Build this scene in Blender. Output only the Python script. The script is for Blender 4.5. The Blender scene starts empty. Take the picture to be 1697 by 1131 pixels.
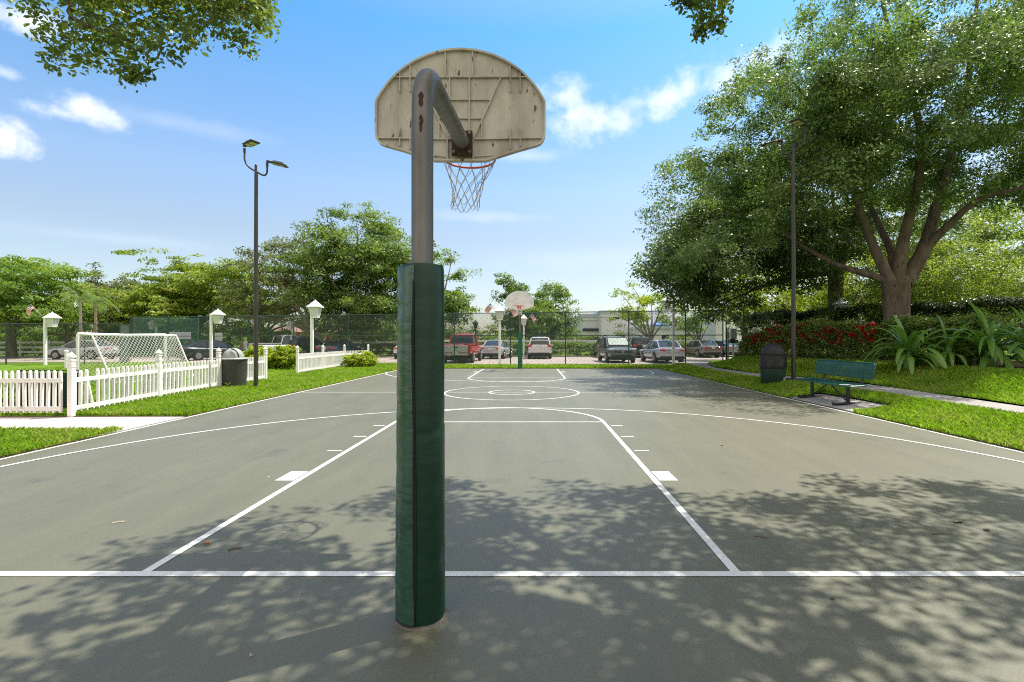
import bpy, bmesh, math, random
import numpy as np
from mathutils import Vector, Matrix
R = random.Random(7)
NR = np.random.default_rng(11)
PI = math.pi
SC = bpy.context.scene
COL = SC.collection
CX, CY, F, H = 881.0, 564.0, 840.0, 1.443
def wx(px, Y): return (px - CX) / F * Y
def wz(py, Y): return H + (CY - py) / F * Y
def gY(py, z=0.0): return F * (H - z) / (py - CY)

# ------------------------------------------------------------------ helpers
class MB:
    """collects shapes; build() links them as one mesh object"""
    def __init__(s): s.v = []; s.f = []; s.m = []; s.smooth = []
    def add(s, vs, fs, mi=0, sm=False):
        o = len(s.v); s.v += [tuple(v) for v in vs]
        for f in fs:
            s.f.append([i + o for i in f]); s.m.append(mi); s.smooth.append(sm)
    def box(s, c, d, mi=0, rz=0.0, bev=0.0, taper=(1, 1), M=None):
        x, y, z = d[0] / 2, d[1] / 2, d[2] / 2
        tx, ty = taper
        if bev <= 0:
            vs = [(-x, -y, -z), (x, -y, -z), (x, y, -z), (-x, y, -z), (-x * tx, -y * ty, z), (x * tx, -y * ty, z), (x * tx, y * ty, z), (-x * tx, y * ty, z)]
            fs = [(3, 2, 1, 0), (4, 5, 6, 7), (0, 1, 5, 4), (1, 2, 6, 5), (2, 3, 7, 6), (3, 0, 4, 7)]
        else:
            b = min(bev, x * .9, y * .9, z * .9); vs = []; fs = []
            for (zz, inn) in ((-z, b), (-z + b, 0), (z - b, 0), (z, b)):
                q = tx if zz > 0 else 1; w = ty if zz > 0 else 1
                X, Y = x * q - inn, y * w - inn
                for (sx, sy) in ((-1, -1), (1, -1), (1, 1), (-1, 1)):
                    a = (sx * X, sy * (Y - b)); c2 = (sx * (X - b), sy * Y)
                    if sx * sy > 0: vs += [(a[0], a[1], zz), (c2[0], c2[1], zz)] if True else []
                    else: vs += [(c2[0], c2[1], zz), (a[0], a[1], zz)]
            # order check: build ring of 8 in consistent rotation
            ring = [0, 1, 2, 3, 4, 5, 6, 7]
            import math as _m
            def ang(i): return _m.atan2(vs[i][1] / y, vs[i][0] / x)
            ring.sort(key=ang)
            for k in range(3):
                for i in range(8):
                    a, b2 = ring[i], ring[(i + 1) % 8]
                    fs.append((k * 8 + a, k * 8 + b2, k * 8 + 8 + b2, k * 8 + 8 + a))
            fs.append([i for i in reversed(ring)]); fs.append([24 + i for i in ring])
        ca, sa = math.cos(rz), math.sin(rz)
        out = []
        for (a, b_, c_) in vs:
            if M is not None:
                w = M @ Vector((a, b_, c_)); out.append((w.x + c[0], w.y + c[1], w.z + c[2]))
            else: out.append((a * ca - b_ * sa + c[0], a * sa + b_ * ca + c[1], c_ + c[2]))
        s.add(out, fs, mi)
    def tube(s, pts, rad, seg=8, mi=0, cap=True, sm=True):
        pts = [Vector(p) for p in pts]; n = len(pts)
        if not hasattr(rad, '__len__'): rad = [rad] * n
        t0 = (pts[1] - pts[0]).normalized()
        ref = Vector((0, 0, 1)) if abs(t0.z) < .9 else Vector((1, 0, 0))
        u = t0.cross(ref).normalized(); vs = []; fs = []
        for i in range(n):
            t = (pts[min(i + 1, n - 1)] - pts[max(i - 1, 0)])
            if t.length < 1e-9: t = t0
            t = t.normalized(); u = (u - t * u.dot(t))
            u = u.normalized() if u.length > 1e-6 else t.orthogonal().normalized()
            w = t.cross(u)
            for k in range(seg):
                a = 2 * PI * k / seg
                vs.append(pts[i] + (u * math.cos(a) + w * math.sin(a)) * rad[i])
        for i in range(n - 1):
            for k in range(seg):
                k2 = (k + 1) % seg
                fs.append((i * seg + k, i * seg + k2, (i + 1) * seg + k2, (i + 1) * seg + k))
        if cap:
            fs.append(list(range(seg - 1, -1, -1))); fs.append([(n - 1) * seg + k for k in range(seg)])
        s.add(vs, fs, mi, sm)
    def lathe(s, prof, c=(0, 0, 0), seg=24, mi=0, sm=True, sq=False):
        vs = []; fs = []; n = len(prof)
        for (r, z) in prof:
            for k in range(seg):
                a = 2 * PI * (k + (.5 if sq else 0)) / seg
                vs.append((c[0] + r * math.cos(a), c[1] + r * math.sin(a), c[2] + z))
        for i in range(n - 1):
            for k in range(seg):
                k2 = (k + 1) % seg
                fs.append((i * seg + k, i * seg + k2, (i + 1) * seg + k2, (i + 1) * seg + k))
        fs.append(list(range(seg - 1, -1, -1))); fs.append([(n - 1) * seg + k for k in range(seg)])
        s.add(vs, fs, mi, sm)
    def prism(s, poly, z0, z1, mi=0):
        n = len(poly)
        vs = [(x, y, z0) for x, y in poly] + [(x, y, z1) for x, y in poly]
        fs = [list(range(n - 1, -1, -1)), list(range(n, 2 * n))]
        fs += [(i, (i + 1) % n, n + (i + 1) % n, n + i) for i in range(n)]
        s.add(vs, fs, mi)
    def loft(s, rings, mi=0, sm=True, cap=True):
        n = len(rings[0]); vs = []; fs = []
        for r in rings: vs += r
        for i in range(len(rings) - 1):
            for k in range(n):
                k2 = (k + 1) % n
                fs.append((i * n + k, i * n + k2, (i + 1) * n + k2, (i + 1) * n + k))
        if cap:
            fs.append(list(range(n - 1, -1, -1))); fs.append([(len(rings) - 1) * n + k for k in range(n)])
        s.add(vs, fs, mi, sm)
    def xf(s, M):
        s.v = [tuple(M @ Vector(v)) for v in s.v]; return s
    def build(s, name, mats, parent=None, loc=None):
        me = bpy.data.meshes.new(name)
        me.from_pydata(s.v, [], s.f)
        if not isinstance(mats, (list, tuple)): mats = [mats]
        for m in mats: me.materials.append(m)
        if len(mats) > 1: me.polygons.foreach_set('material_index', s.m)
        me.polygons.foreach_set('use_smooth', s.smooth)
        me.validate(); me.update()
        bm = bmesh.new(); bm.from_mesh(me); bmesh.ops.recalc_face_normals(bm, faces=bm.faces)
        bm.to_mesh(me); bm.free()
        if any(s.smooth):
            try: me.set_sharp_from_angle(angle=math.radians(42))
            except Exception: pass
        o = bpy.data.objects.new(name, me); COL.objects.link(o)
        if parent: o.parent = parent
        if loc: o.location = loc
        return o
def tag(o, label=None, cat=None, group=None, kind=None):
    if label: o['label'] = label
    if cat: o['category'] = cat
    if group: o['group'] = group
    if kind: o['kind'] = kind
    return o
def thing(name, label, cat, loc=(0, 0, 0), rz=0.0, group=None):
    o = bpy.data.objects.new(name, None); COL.objects.link(o)
    o.location = loc; o.rotation_euler = (0, 0, rz); o.empty_display_size = .2
    return tag(o, label, cat, group)
def copy_tree(o, parent=None):
    c = o.copy(); COL.objects.link(c)
    if parent: c.parent = parent
    for ch in list(o.children): copy_tree(ch, c)
    return c
def np_mesh(name, V, n, mat, parent=None, smooth=False):
    """V: (k*n,3) vertices, k polygons of n corners each"""
    k = len(V) // n
    me = bpy.data.meshes.new(name)
    me.vertices.add(len(V)); me.vertices.foreach_set('co', np.ascontiguousarray(V, dtype=np.float32).ravel())
    me.loops.add(len(V)); me.loops.foreach_set('vertex_index', np.arange(len(V), dtype=np.int32))
    me.polygons.add(k); me.polygons.foreach_set('loop_start', np.arange(0, len(V), n, dtype=np.int32))
    me.polygons.foreach_set('loop_total', np.full(k, n, dtype=np.int32))
    me.materials.append(mat); me.update(calc_edges=True)
    o = bpy.data.objects.new(name, me); COL.objects.link(o)
    if parent: o.parent = parent
    return o

# ------------------------------------------------------------------ materials
def nt_new(name):
    m = bpy.data.materials.new(name); m.use_nodes = True
    nt = m.node_tree; nt.nodes.clear()
    out = nt.nodes.new('ShaderNodeOutputMaterial')
    return m, nt, out
def N(nt, t, **kw):
    n = nt.nodes.new(t)
    for k, v in kw.items():
        if k in n.inputs.keys(): n.inputs[k].default_value = v
        else: setattr(n, k, v)
    return n
def c4(c): return (c[0], c[1], c[2], 1.0)
def M(name, col, rough=.6, metal=0.0, col2=None, scale=4.0, bump=0.0, bscale=60.0, spec=.4, detail=5.0, lo=.35, hi=.65, coat=0.0, col3=None, scale3=90.0, t3=.62, stretch=None):
    m, nt, out = nt_new(name); L = nt.links
    p = N(nt, 'ShaderNodeBsdfPrincipled'); L.new(p.outputs[0], out.inputs[0])
    p.inputs['Base Color'].default_value = c4(col); p.inputs['Roughness'].default_value = rough
    p.inputs['Metallic'].default_value = metal; p.inputs['Specular IOR Level'].default_value = spec
    p.inputs['Coat Weight'].default_value = coat
    tc = N(nt, 'ShaderNodeTexCoord'); vec = tc.outputs['Object']
    if stretch:
        mp = N(nt, 'ShaderNodeMapping'); mp.inputs['Scale'].default_value = stretch
        L.new(vec, mp.inputs[0]); vec = mp.outputs[0]
    cur = None
    if col2:
        n = N(nt, 'ShaderNodeTexNoise'); n.inputs['Scale'].default_value = scale; n.inputs['Detail'].default_value = detail
        n.inputs['Roughness'].default_value = .65
        L.new(vec, n.inputs['Vector'])
        r = N(nt, 'ShaderNodeValToRGB'); r.color_ramp.elements[0].position = lo; r.color_ramp.elements[1].position = hi
        r.color_ramp.elements[0].color = c4(col); r.color_ramp.elements[1].color = c4(col2)
        L.new(n.outputs['Fac'], r.inputs[0]); cur = r.outputs[0]
    if col3:
        n = N(nt, 'ShaderNodeTexNoise'); n.inputs['Scale'].default_value = scale3; n.inputs['Detail'].default_value = 3
        L.new(vec, n.inputs['Vector'])
        mr = N(nt, 'ShaderNodeMapRange'); mr.inputs[1].default_value = t3; mr.inputs[2].default_value = t3 + .06
        L.new(n.outputs['Fac'], mr.inputs[0])
        mx = N(nt, 'ShaderNodeMix', data_type='RGBA')
        L.new(mr.outputs[0], mx.inputs['Factor'])
        if cur: L.new(cur, mx.inputs[6])
        else: mx.inputs[6].default_value = c4(col)
        mx.inputs[7].default_value = c4(col3); cur = mx.outputs[2]
    if cur: L.new(cur, p.inputs['Base Color'])
    if bump > 0:
        n = N(nt, 'ShaderNodeTexNoise'); n.inputs['Scale'].default_value = bscale; n.inputs['Detail'].default_value = 4
        L.new(vec, n.inputs['Vector'])
        b = N(nt, 'ShaderNodeBump'); b.inputs['Strength'].default_value = bump; b.inputs['Distance'].default_value = .01
        L.new(n.outputs['Fac'], b.inputs['Height']); L.new(b.outputs[0], p.inputs['Normal'])
    return m
LB = 1.5
def leafmat(name, cols, trans=.38, tcol=(.20, .30, .03), rough=.30, spec=.55, clump=.35, cscale=.35):
    """leaf tint varies leaf by leaf and in broad patches"""
    cols = [tuple(min(.42, v * LB) for v in c) for c in cols]; trans = min(.6, trans + .08); tcol = tuple(min(.6, v * 1.15) for v in tcol)
    m, nt, out = nt_new(name); L = nt.links
    g = N(nt, 'ShaderNodeNewGeometry')
    r = N(nt, 'ShaderNodeValToRGB')
    while len(r.color_ramp.elements) < len(cols): r.color_ramp.elements.new(.5)
    for i, c in enumerate(cols):
        r.color_ramp.elements[i].position = i / (len(cols) - 1); r.color_ramp.elements[i].color = c4(c)
    tc = N(nt, 'ShaderNodeTexCoord')
    n = N(nt, 'ShaderNodeTexNoise'); n.inputs['Scale'].default_value = cscale; n.inputs['Detail'].default_value = 3
    L.new(tc.outputs['Object'], n.inputs['Vector'])
    mr = N(nt, 'ShaderNodeMapRange'); mr.inputs[1].default_value = .3; mr.inputs[2].default_value = .7
    mr.inputs[3].default_value = -clump; mr.inputs[4].default_value = clump
    L.new(n.outputs['Fac'], mr.inputs[0])
    ad = N(nt, 'ShaderNodeMath', operation='ADD'); ad.use_clamp = True
    L.new(g.outputs['Random Per Island'], ad.inputs[0]); L.new(mr.outputs[0], ad.inputs[1])
    L.new(ad.outputs[0], r.inputs[0])
    p = N(nt, 'ShaderNodeBsdfPrincipled'); p.inputs['Roughness'].default_value = rough; p.inputs['Specular IOR Level'].default_value = spec
    L.new(r.outputs[0], p.inputs['Base Color'])
    t = N(nt, 'ShaderNodeBsdfTranslucent')
    mx = N(nt, 'ShaderNodeMix', data_type='RGBA'); mx.inputs['Factor'].default_value = .6
    L.new(r.outputs[0], mx.inputs[6]); mx.inputs[7].default_value = c4(tcol); L.new(mx.outputs[2], t.inputs['Color'])
    ms = N(nt, 'ShaderNodeMixShader'); ms.inputs[0].default_value = trans
    L.new(p.outputs[0], ms.inputs[1]); L.new(t.outputs[0], ms.inputs[2]); L.new(ms.outputs[0], out.inputs[0])
    return m

m_court = M('court_acrylic', (.106, .106, .066), .50, col2=(.126, .122, .078), scale=.45, bump=.25, bscale=260, spec=.7, lo=.3, hi=.7, col3=(.098, .096, .064), scale3=1.3, t3=.64)
def court_details(m):
    nt = m.node_tree; L = nt.links; p = [n for n in nt.nodes if n.type == 'BSDF_PRINCIPLED'][0]; src = p.inputs['Base Color'].links[0].from_socket
    tc = [n for n in nt.nodes if n.type == 'TEX_COORD'][0].outputs['Object']
    v = N(nt, 'ShaderNodeTexVoronoi'); v.inputs['Scale'].default_value = 2.6; L.new(tc, v.inputs['Vector'])
    w = N(nt, 'ShaderNodeTexNoise'); w.inputs['Scale'].default_value = 1.1; L.new(tc, w.inputs['Vector'])
    mr = N(nt, 'ShaderNodeMapRange'); mr.inputs[1].default_value = .020; mr.inputs[2].default_value = .026; mr.inputs[3].default_value = .75; mr.inputs[4].default_value = 0
    L.new(v.outputs['Distance'], mr.inputs[0])
    gt = N(nt, 'ShaderNodeMath', operation='GREATER_THAN'); gt.inputs[1].default_value = .56; L.new(w.outputs['Fac'], gt.inputs[0])
    ml = N(nt, 'ShaderNodeMath', operation='MULTIPLY'); L.new(mr.outputs[0], ml.inputs[0]); L.new(gt.outputs[0], ml.inputs[1])
    mx = N(nt, 'ShaderNodeMix', data_type='RGBA'); L.new(ml.outputs[0], mx.inputs['Factor']); L.new(src, mx.inputs[6]); mx.inputs[7].default_value = (.03, .027, .02, 1)
    # long pale squeegee smears of the acrylic coat
    mp = N(nt, 'ShaderNodeMapping'); mp.inputs['Scale'].default_value = (.9, .12, 1); mp.inputs['Rotation'].default_value = (0, 0, .25); L.new(tc, mp.inputs[0])
    n = N(nt, 'ShaderNodeTexNoise'); n.inputs['Scale'].default_value = 3.2; n.inputs['Detail'].default_value = 9; n.inputs['Roughness'].default_value = .7; L.new(mp.outputs[0], n.inputs['Vector'])
    m2 = N(nt, 'ShaderNodeMapRange'); m2.inputs[1].default_value = .35; m2.inputs[2].default_value = .75; m2.inputs[3].default_value = .90; m2.inputs[4].default_value = 1.14; L.new(n.outputs['Fac'], m2.inputs[0])
    hs = N(nt, 'ShaderNodeMix', data_type='RGBA', blend_type='MULTIPLY'); hs.inputs['Factor'].default_value = 1; L.new(mx.outputs[2], hs.inputs[6])
    cb = N(nt, 'ShaderNodeCombineColor'); [L.new(m2.outputs[0], cb.inputs[k]) for k in range(3)]; L.new(cb.outputs[0], hs.inputs[7])
    f = N(nt, 'ShaderNodeTexNoise'); f.inputs['Scale'].default_value = 55; f.inputs['Detail'].default_value = 4; L.new(tc, f.inputs['Vector'])
    m3 = N(nt, 'ShaderNodeMapRange'); m3.inputs[1].default_value = .3; m3.inputs[2].default_value = .7; m3.inputs[3].default_value = .92; m3.inputs[4].default_value = 1.08; L.new(f.outputs['Fac'], m3.inputs[0])
    h2 = N(nt, 'ShaderNodeMix', data_type='RGBA', blend_type='MULTIPLY'); h2.inputs['Factor'].default_value = 1; L.new(hs.outputs[2], h2.inputs[6])
    c2 = N(nt, 'ShaderNodeCombineColor'); [L.new(m3.outputs[0], c2.inputs[k]) for k in range(3)]; L.new(c2.outputs[0], h2.inputs[7])
    L.new(h2.outputs[2], p.inputs['Base Color'])
court_details(m_court)
m_foot = M('pole_footing', (.17, .16, .13), .9, col2=(.12, .11, .09), scale=14)
m_line = M('line_paint', (.74, .74, .72), .6, col2=(.60, .60, .57), scale=3, col3=(.30, .29, .25), scale3=34, t3=.665, bump=.15, bscale=200)
m_conc = M('path_concrete', (.44, .37, .33), .85, col2=(.53, .455, .41), scale=1.3, bump=.2, bscale=120, col3=(.33, .29, .26), scale3=5, t3=.66)
m_conc2 = M('slab_concrete', (.27, .255, .235), .85, col2=(.35, .33, .305), scale=1.6, bump=.2, bscale=120, col3=(.24, .22, .2), scale3=5, t3=.64)
m_paver = M('parking_pavers', (.37, .31, .275), .85, col2=(.46, .395, .355), scale=.7, bump=.3, bscale=12, col3=(.28, .235, .21), scale3=9, t3=.55)
m_soil = M('lawn_soil', (.075, .15, .012), .95, col2=(.125, .22, .020), scale=1.6, bump=.8, bscale=40, spec=.1, col3=(.15, .14, .05), scale3=2.2, t3=.63)
m_ground = M('ground_turf', (.085, .14, .024), .95, col2=(.14, .20, .035), scale=.6, spec=.1, bump=.4, bscale=20)
m_dirt = M('edge_dirt', (.12, .085, .055), .95, col2=(.2, .15, .1), scale=9, spec=.1, bump=.6, bscale=30)
m_mulch = M('mulch', (.05, .03, .022), .95, col2=(.10, .055, .04), scale=20, spec=.1, bump=.9, bscale=40)
m_galv = M('galvanised_steel', (.115, .112, .110), .45, .5, col2=(.175, .168, .160), scale=7, bump=.06, bscale=80, stretch=(1, 1, .25), col3=(.09, .07, .055), scale3=9, t3=.66)
m_rust = M('rust', (.030, .018, .013), .9, col2=(.065, .036, .022), scale=30, bump=.4, bscale=90)
m_alum = M('cast_aluminium_paint', (.33, .295, .255), .78, col2=(.52, .48, .43), scale=5.5, stretch=(1, 1, .35), lo=.3, hi=.6, bump=.2, bscale=60, col3=(.11, .085, .06), scale3=21, t3=.645)
m_boardwhite = M('board_white', (.84, .84, .86), .5, col2=(.62, .62, .64), scale=4)
m_orange = M('rim_orange', (.62, .10, .04), .5, col2=(.5, .07, .03), scale=9)
m_net = M('net_cord', (.50, .49, .47), .8, col2=(.32, .31, .29), scale=20)
m_vinyl = M('green_vinyl', (.003, .024, .013), .36, col2=(.005, .034, .019), scale=6, bump=.22, bscale=7, spec=.38, stretch=(1, 1, 3.0))
m_vinylflap = M('green_vinyl_flap', (.009, .050, .032), .24, col2=(.022, .078, .055), scale=9, bump=.38, bscale=13, spec=.8, stretch=(1, 1, 2.6))  # base colour lightened to stand in for the reflection of bright surroundings
m_black = M('black_gap', (.008, .008, .009), .8)
m_bronze = M('bronze_paint', (.030, .024, .022), .42, col2=(.042, .034, .031), scale=6, spec=.5)
m_led = M('led_lens', (.55, .52, .33), .25, col2=(.42, .40, .22), scale=40, spec=.6)
m_vwhite = M('white_vinyl', (.82, .81, .785), .45, col2=(.72, .70, .66), scale=3.0, spec=.4, col3=(.42, .38, .30), scale3=7, t3=.66)
m_white = M('white_paint', (.80, .80, .79), .5, col2=(.72, .72, .72), scale=3)
m_lglass = M('lantern_glass', (.62, .62, .60), .2, col2=(.50, .50, .48), scale=6, spec=.6)
m_bag = M('bin_bag', (.012, .011, .013), .38, col2=(.015, .014, .017), scale=20, bump=.25, bscale=14, spec=.4, stretch=(1, 1, 5))
m_bingreen = M('bin_green', (.010, .030, .020), .45, col2=(.016, .042, .03), scale=5)
m_bindark = M('bin_brown', (.036, .036, .028), .65, col2=(.055, .052, .040), scale=8, bump=.5, bscale=18, stretch=(1, 1, 3))
m_dome = M('bin_dome_grey', (.26, .28, .25), .5, col2=(.32, .34, .31), scale=6)
m_bench = M('bench_green', (.008, .075, .056), .35, col2=(.012, .098, .074), scale=4, spec=.5)
m_benchleg = M('bench_black', (.010, .012, .012), .4, spec=.5)
m_chain = M('green_chain', (.055, .085, .07), .5, spec=.5)
m_chaing = M('bright_green_chain', (.03, .16, .10), .5, metal=.1, spec=.5)
m_fpost = M('green_fence_post', (.020, .055, .045), .45, spec=.5)
m_bark = M('oak_bark', (.075, .058, .045), .9, col2=(.17, .132, .102), scale=4.5, bump=.9, bscale=14, spec=.15, stretch=(1, 1, .3), col3=(.05, .04, .032), scale3=9, t3=.62)
m_bark2 = M('pale_bark', (.22, .18, .145), .9, col2=(.34, .29, .24), scale=2.5, bump=.8, bscale=10, spec=.15, stretch=(1, 1, .3))
m_stucco = M('lilac_stucco', (.78, .76, .82), .85, col2=(.84, .82, .88), scale=.4, bump=.1, bscale=20)
m_stucco2 = M('white_stucco', (.76, .76, .78), .85, col2=(.82, .82, .84), scale=.4)
m_band = M('blue_grey_band', (.52, .57, .64), .7)
m_peach = M('peach_stucco', (.52, .34, .26), .85, col2=(.58, .40, .31), scale=.5)
m_tan = M('tan_stucco', (.42, .34, .275), .85, col2=(.48, .40, .32), scale=.4)
m_roof = M('roof_tile', (.22, .13, .10), .85, col2=(.30, .19, .14), scale=1.2)
m_window = M('dark_window', (.03, .035, .045), .12, spec=.7)
m_glass = M('car_glass', (.012, .016, .022), .06, spec=.8)
m_tyre = M('tyre', (.012, .012, .012), .8)
m_rimm = M('alloy', (.38, .38, .39), .35, .7)
m_tail = M('tail_lamp', (.45, .012, .02), .15, spec=.7)
m_head = M('head_lamp', (.60, .62, .65), .1, spec=.8)
m_blackplastic = M('black_plastic', (.015, .015, .017), .55)
m_chrome = M('chrome', (.62, .62, .62), .2, .9)
m_plate = M('plate', (.62, .64, .62), .5)
m_shade = M('foil_sunshade', (.22, .30, .26), .5, .1, col2=(.32, .38, .35), scale=5)
m_red = M('flag_red', (.52, .035, .045), .8); m_fwhite = M('flag_white', (.75, .73, .73), .8); m_fblue = M('flag_blue', (.03, .05, .19), .8)
m_signw = M('sign_white', (.66, .66, .64), .5); m_signo = M('sign_orange', (.75, .30, .03), .5); m_signr = M('sign_red', (.62, .05, .03), .5)
m_signg = M('sign_lime', (.30, .55, .05), .5); m_panel = M('grey_panel', (.42, .45, .52), .5)
m_screen = M('green_screen', (.012, .045, .032), .8, col2=(.018, .06, .045), scale=30)
m_dryleaf = M('dry_leaf', (.50, .20, .06), .7, col2=(.36, .13, .04), scale=30)
m_twig = M('twig', (.10, .075, .055), .9, col2=(.16, .12, .09), scale=30)
m_twigpale = M('pale_twig', (.42, .36, .27), .9)
m_util = M('utility_grey', (.30, .34, .31), .5)
def paint(name, c, rough=.28): return M(name, c, rough, 0.15, spec=.6, coat=.6)
l_oak = leafmat('oak_leaves', [(.016, .036, .012), (.044, .086, .026), (.098, .155, .044), (.23, .30, .10)], .34, (.22, .36, .04), .38, .45, .38, .45)
l_oak2 = leafmat('deep_oak_leaves', [(.018, .040, .013), (.042, .080, .025), (.09, .14, .04)], .34, (.20, .28, .03), .4, .4)
l_over = leafmat('overhead_leaves', [(.035, .062, .014), (.07, .115, .026), (.14, .19, .045)], .40, (.30, .38, .04), .35, .5)
l_near = leafmat('near_leaves', [(.018, .036, .008), (.05, .085, .016), (.13, .18, .035)], .38, (.24, .32, .03), .32, .5, .35, 1.5)
l_bright = leafmat('bright_leaves', [(.034, .080, .016), (.074, .150, .026), (.15, .24, .042)], .40, (.36, .48, .03), rough=.42, spec=.3)
l_mid = leafmat('mid_leaves', [(.034, .074, .018), (.074, .132, .030), (.15, .22, .05)], .38, (.28, .38, .04), rough=.42, spec=.3, clump=.45, cscale=.22)
l_olive = leafmat('olive_leaves', [(.050, .060, .028), (.085, .105, .040), (.14, .165, .06)], .34, (.24, .28, .05), rough=.42, spec=.3)
l_poin = leafmat('feathery_leaves', [(.035, .070, .014), (.10, .17, .024), (.19, .28, .038), (.28, .28, .045)], .38, (.36, .46, .03), rough=.42, spec=.3, clump=.3)
l_yellow = leafmat('yellow_green_leaves', [(.08, .14, .012), (.17, .27, .02), (.29, .38, .03)], .45, (.45, .55, .03), rough=.42, spec=.3)
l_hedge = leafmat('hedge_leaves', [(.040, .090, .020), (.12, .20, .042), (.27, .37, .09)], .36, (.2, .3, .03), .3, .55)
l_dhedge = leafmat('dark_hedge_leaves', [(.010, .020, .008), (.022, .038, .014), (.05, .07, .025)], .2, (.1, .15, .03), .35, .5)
l_lily = leafmat('lily_leaves', [(.045, .11, .018), (.085, .18, .03), (.16, .27, .05)], .3, (.2, .36, .04), .3, .5)
l_palm = leafmat('palm_leaves', [(.03, .065, .014), (.06, .11, .025), (.10, .16, .04)], .35, (.3, .4, .04))
l_flower = leafmat('red_petals', [(.42, .010, .012), (.60, .02, .015), (.62, .06, .035)], .35, (.8, .05, .03), .5, .3)
l_grass = leafmat('grass_blades', [(.055, .105, .006), (.115, .205, .009), (.17, .275, .014), (.20, .285, .022), (.30, .25, .09)], .42, (.26, .48, .012), .5, .3, .35, .8)

# ------------------------------------------------------------------ camera, sun, sky
cam_d = bpy.data.cameras.new('Camera'); cam = bpy.data.objects.new('Camera', cam_d); COL.objects.link(cam)
cam.location = (0, 0, H); cam.rotation_euler = (PI / 2, 0, 0)
cam_d.sensor_width = 36; cam_d.lens = 36 * F / 1697; cam_d.shift_x = (848.5 - CX) / 1697; cam_d.shift_y = -(565.5 - CY) / 1697
cam_d.clip_end = 2000; cam_d.clip_start = .05
SC.camera = cam
SUN = Vector((1.30, .70, 3.05)).normalized()
sl = bpy.data.lights.new('Sun', 'SUN'); so = bpy.data.objects.new('Sun', sl); COL.objects.link(so)
sl.energy = 5.0; sl.angle = math.radians(.45); sl.color = (1.0, .95, .87)
so.rotation_euler = (-SUN).to_track_quat('-Z', 'Y').to_euler(); so.location = (20, 10, 40)
w = bpy.data.worlds.new('World'); SC.world = w; w.use_nodes = True
nt = w.node_tree; nt.nodes.clear(); L = nt.links
out = N(nt, 'ShaderNodeOutputWorld'); bg = N(nt, 'ShaderNodeBackground'); bg.inputs['Strength'].default_value = .131
L.new(bg.outputs[0], out.inputs[0])
sky = N(nt, 'ShaderNodeTexSky'); sky.sky_type = 'NISHITA'; sky.sun_disc = False
sky.sun_elevation = math.asin(SUN.z); sky.sun_rotation = math.atan2(SUN.x, SUN.y)
sky.air_density = 1.0; sky.dust_density = 1.2; sky.ozone_density = 1.5
tc = N(nt, 'ShaderNodeTexCoord'); vec = tc.outputs['Generated']
tint = N(nt, 'ShaderNodeMix', data_type='RGBA', blend_type='MULTIPLY'); tint.inputs['Factor'].default_value = 1.0
L.new(sky.outputs[0], tint.inputs[6])
sx_ = N(nt, 'ShaderNodeSeparateXYZ'); L.new(vec, sx_.inputs[0])
tr = N(nt, 'ShaderNodeValToRGB'); L.new(sx_.outputs['Z'], tr.inputs[0])
for _ in range(4): tr.color_ramp.elements.new(.5)
for e_, (p_, c_) in zip(tr.color_ramp.elements, ((0, (.66, .60, .60)), (.19, (.72, .62, .56)), (.28, (.735, .71, .69)), (.52, (.38, .72, .84)), (.68, (1, .88, .74)), (.95, (1, .86, .68)))):  # highest stops, above the view, warmed to take blue out of the shade
    e_.position = p_; e_.color = c4(c_)
tg_ = N(nt, 'ShaderNodeMix', data_type='RGBA', blend_type='MULTIPLY'); tg_.inputs['Factor'].default_value = 1.0
L.new(tr.outputs[0], tg_.inputs[6]); tg_.inputs[7].default_value = (1.47, 1.58, 1.63, 1); L.new(tg_.outputs[2], tint.inputs[7])
cur = tint.outputs[2]
nz = N(nt, 'ShaderNodeTexNoise'); nz.inputs['Scale'].default_value = 19; nz.inputs['Detail'].default_value = 9; nz.inputs['Roughness'].default_value = .6
mp = N(nt, 'ShaderNodeMapping'); mp.inputs['Scale'].default_value = (1, 1, 1.15); L.new(vec, mp.inputs[0]); L.new(mp.outputs[0], nz.inputs['Vector'])
nb = N(nt, 'ShaderNodeMath', operation='SUBTRACT'); L.new(nz.outputs['Fac'], nb.inputs[0]); nb.inputs[1].default_value = .5
def cdir(px, py): return Vector(((px - CX) / F, 1, (CY - py) / F)).normalized()
acc = None
CLOUDS = [  # px, py, half width px, half height px, density
    (25, 28, 72, 34, 1.0), (150, 186, 52, 26, 1.0), (95, 186, 50, 18, .8), (10, 228, 36, 40, 1.1), (8, 122, 24, 12, .5),
    (985, 196, 90, 36, .85), (935, 160, 66, 30, .8), (1020, 205, 50, 22, .7), (1105, 162, 72, 34, .85), (1140, 145, 40, 40, .85), (1195, 142, 70, 46, .75), (1275, 95, 70, 34, .6), (1060, 170, 60, 16, .5),
    (300, 205, 190, 20, .18), (870, 258, 90, 14, .4), (810, 360, 150, 13, .24), (200, 396, 170, 18, .2), (960, 430, 200, 26, .14)]
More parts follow.
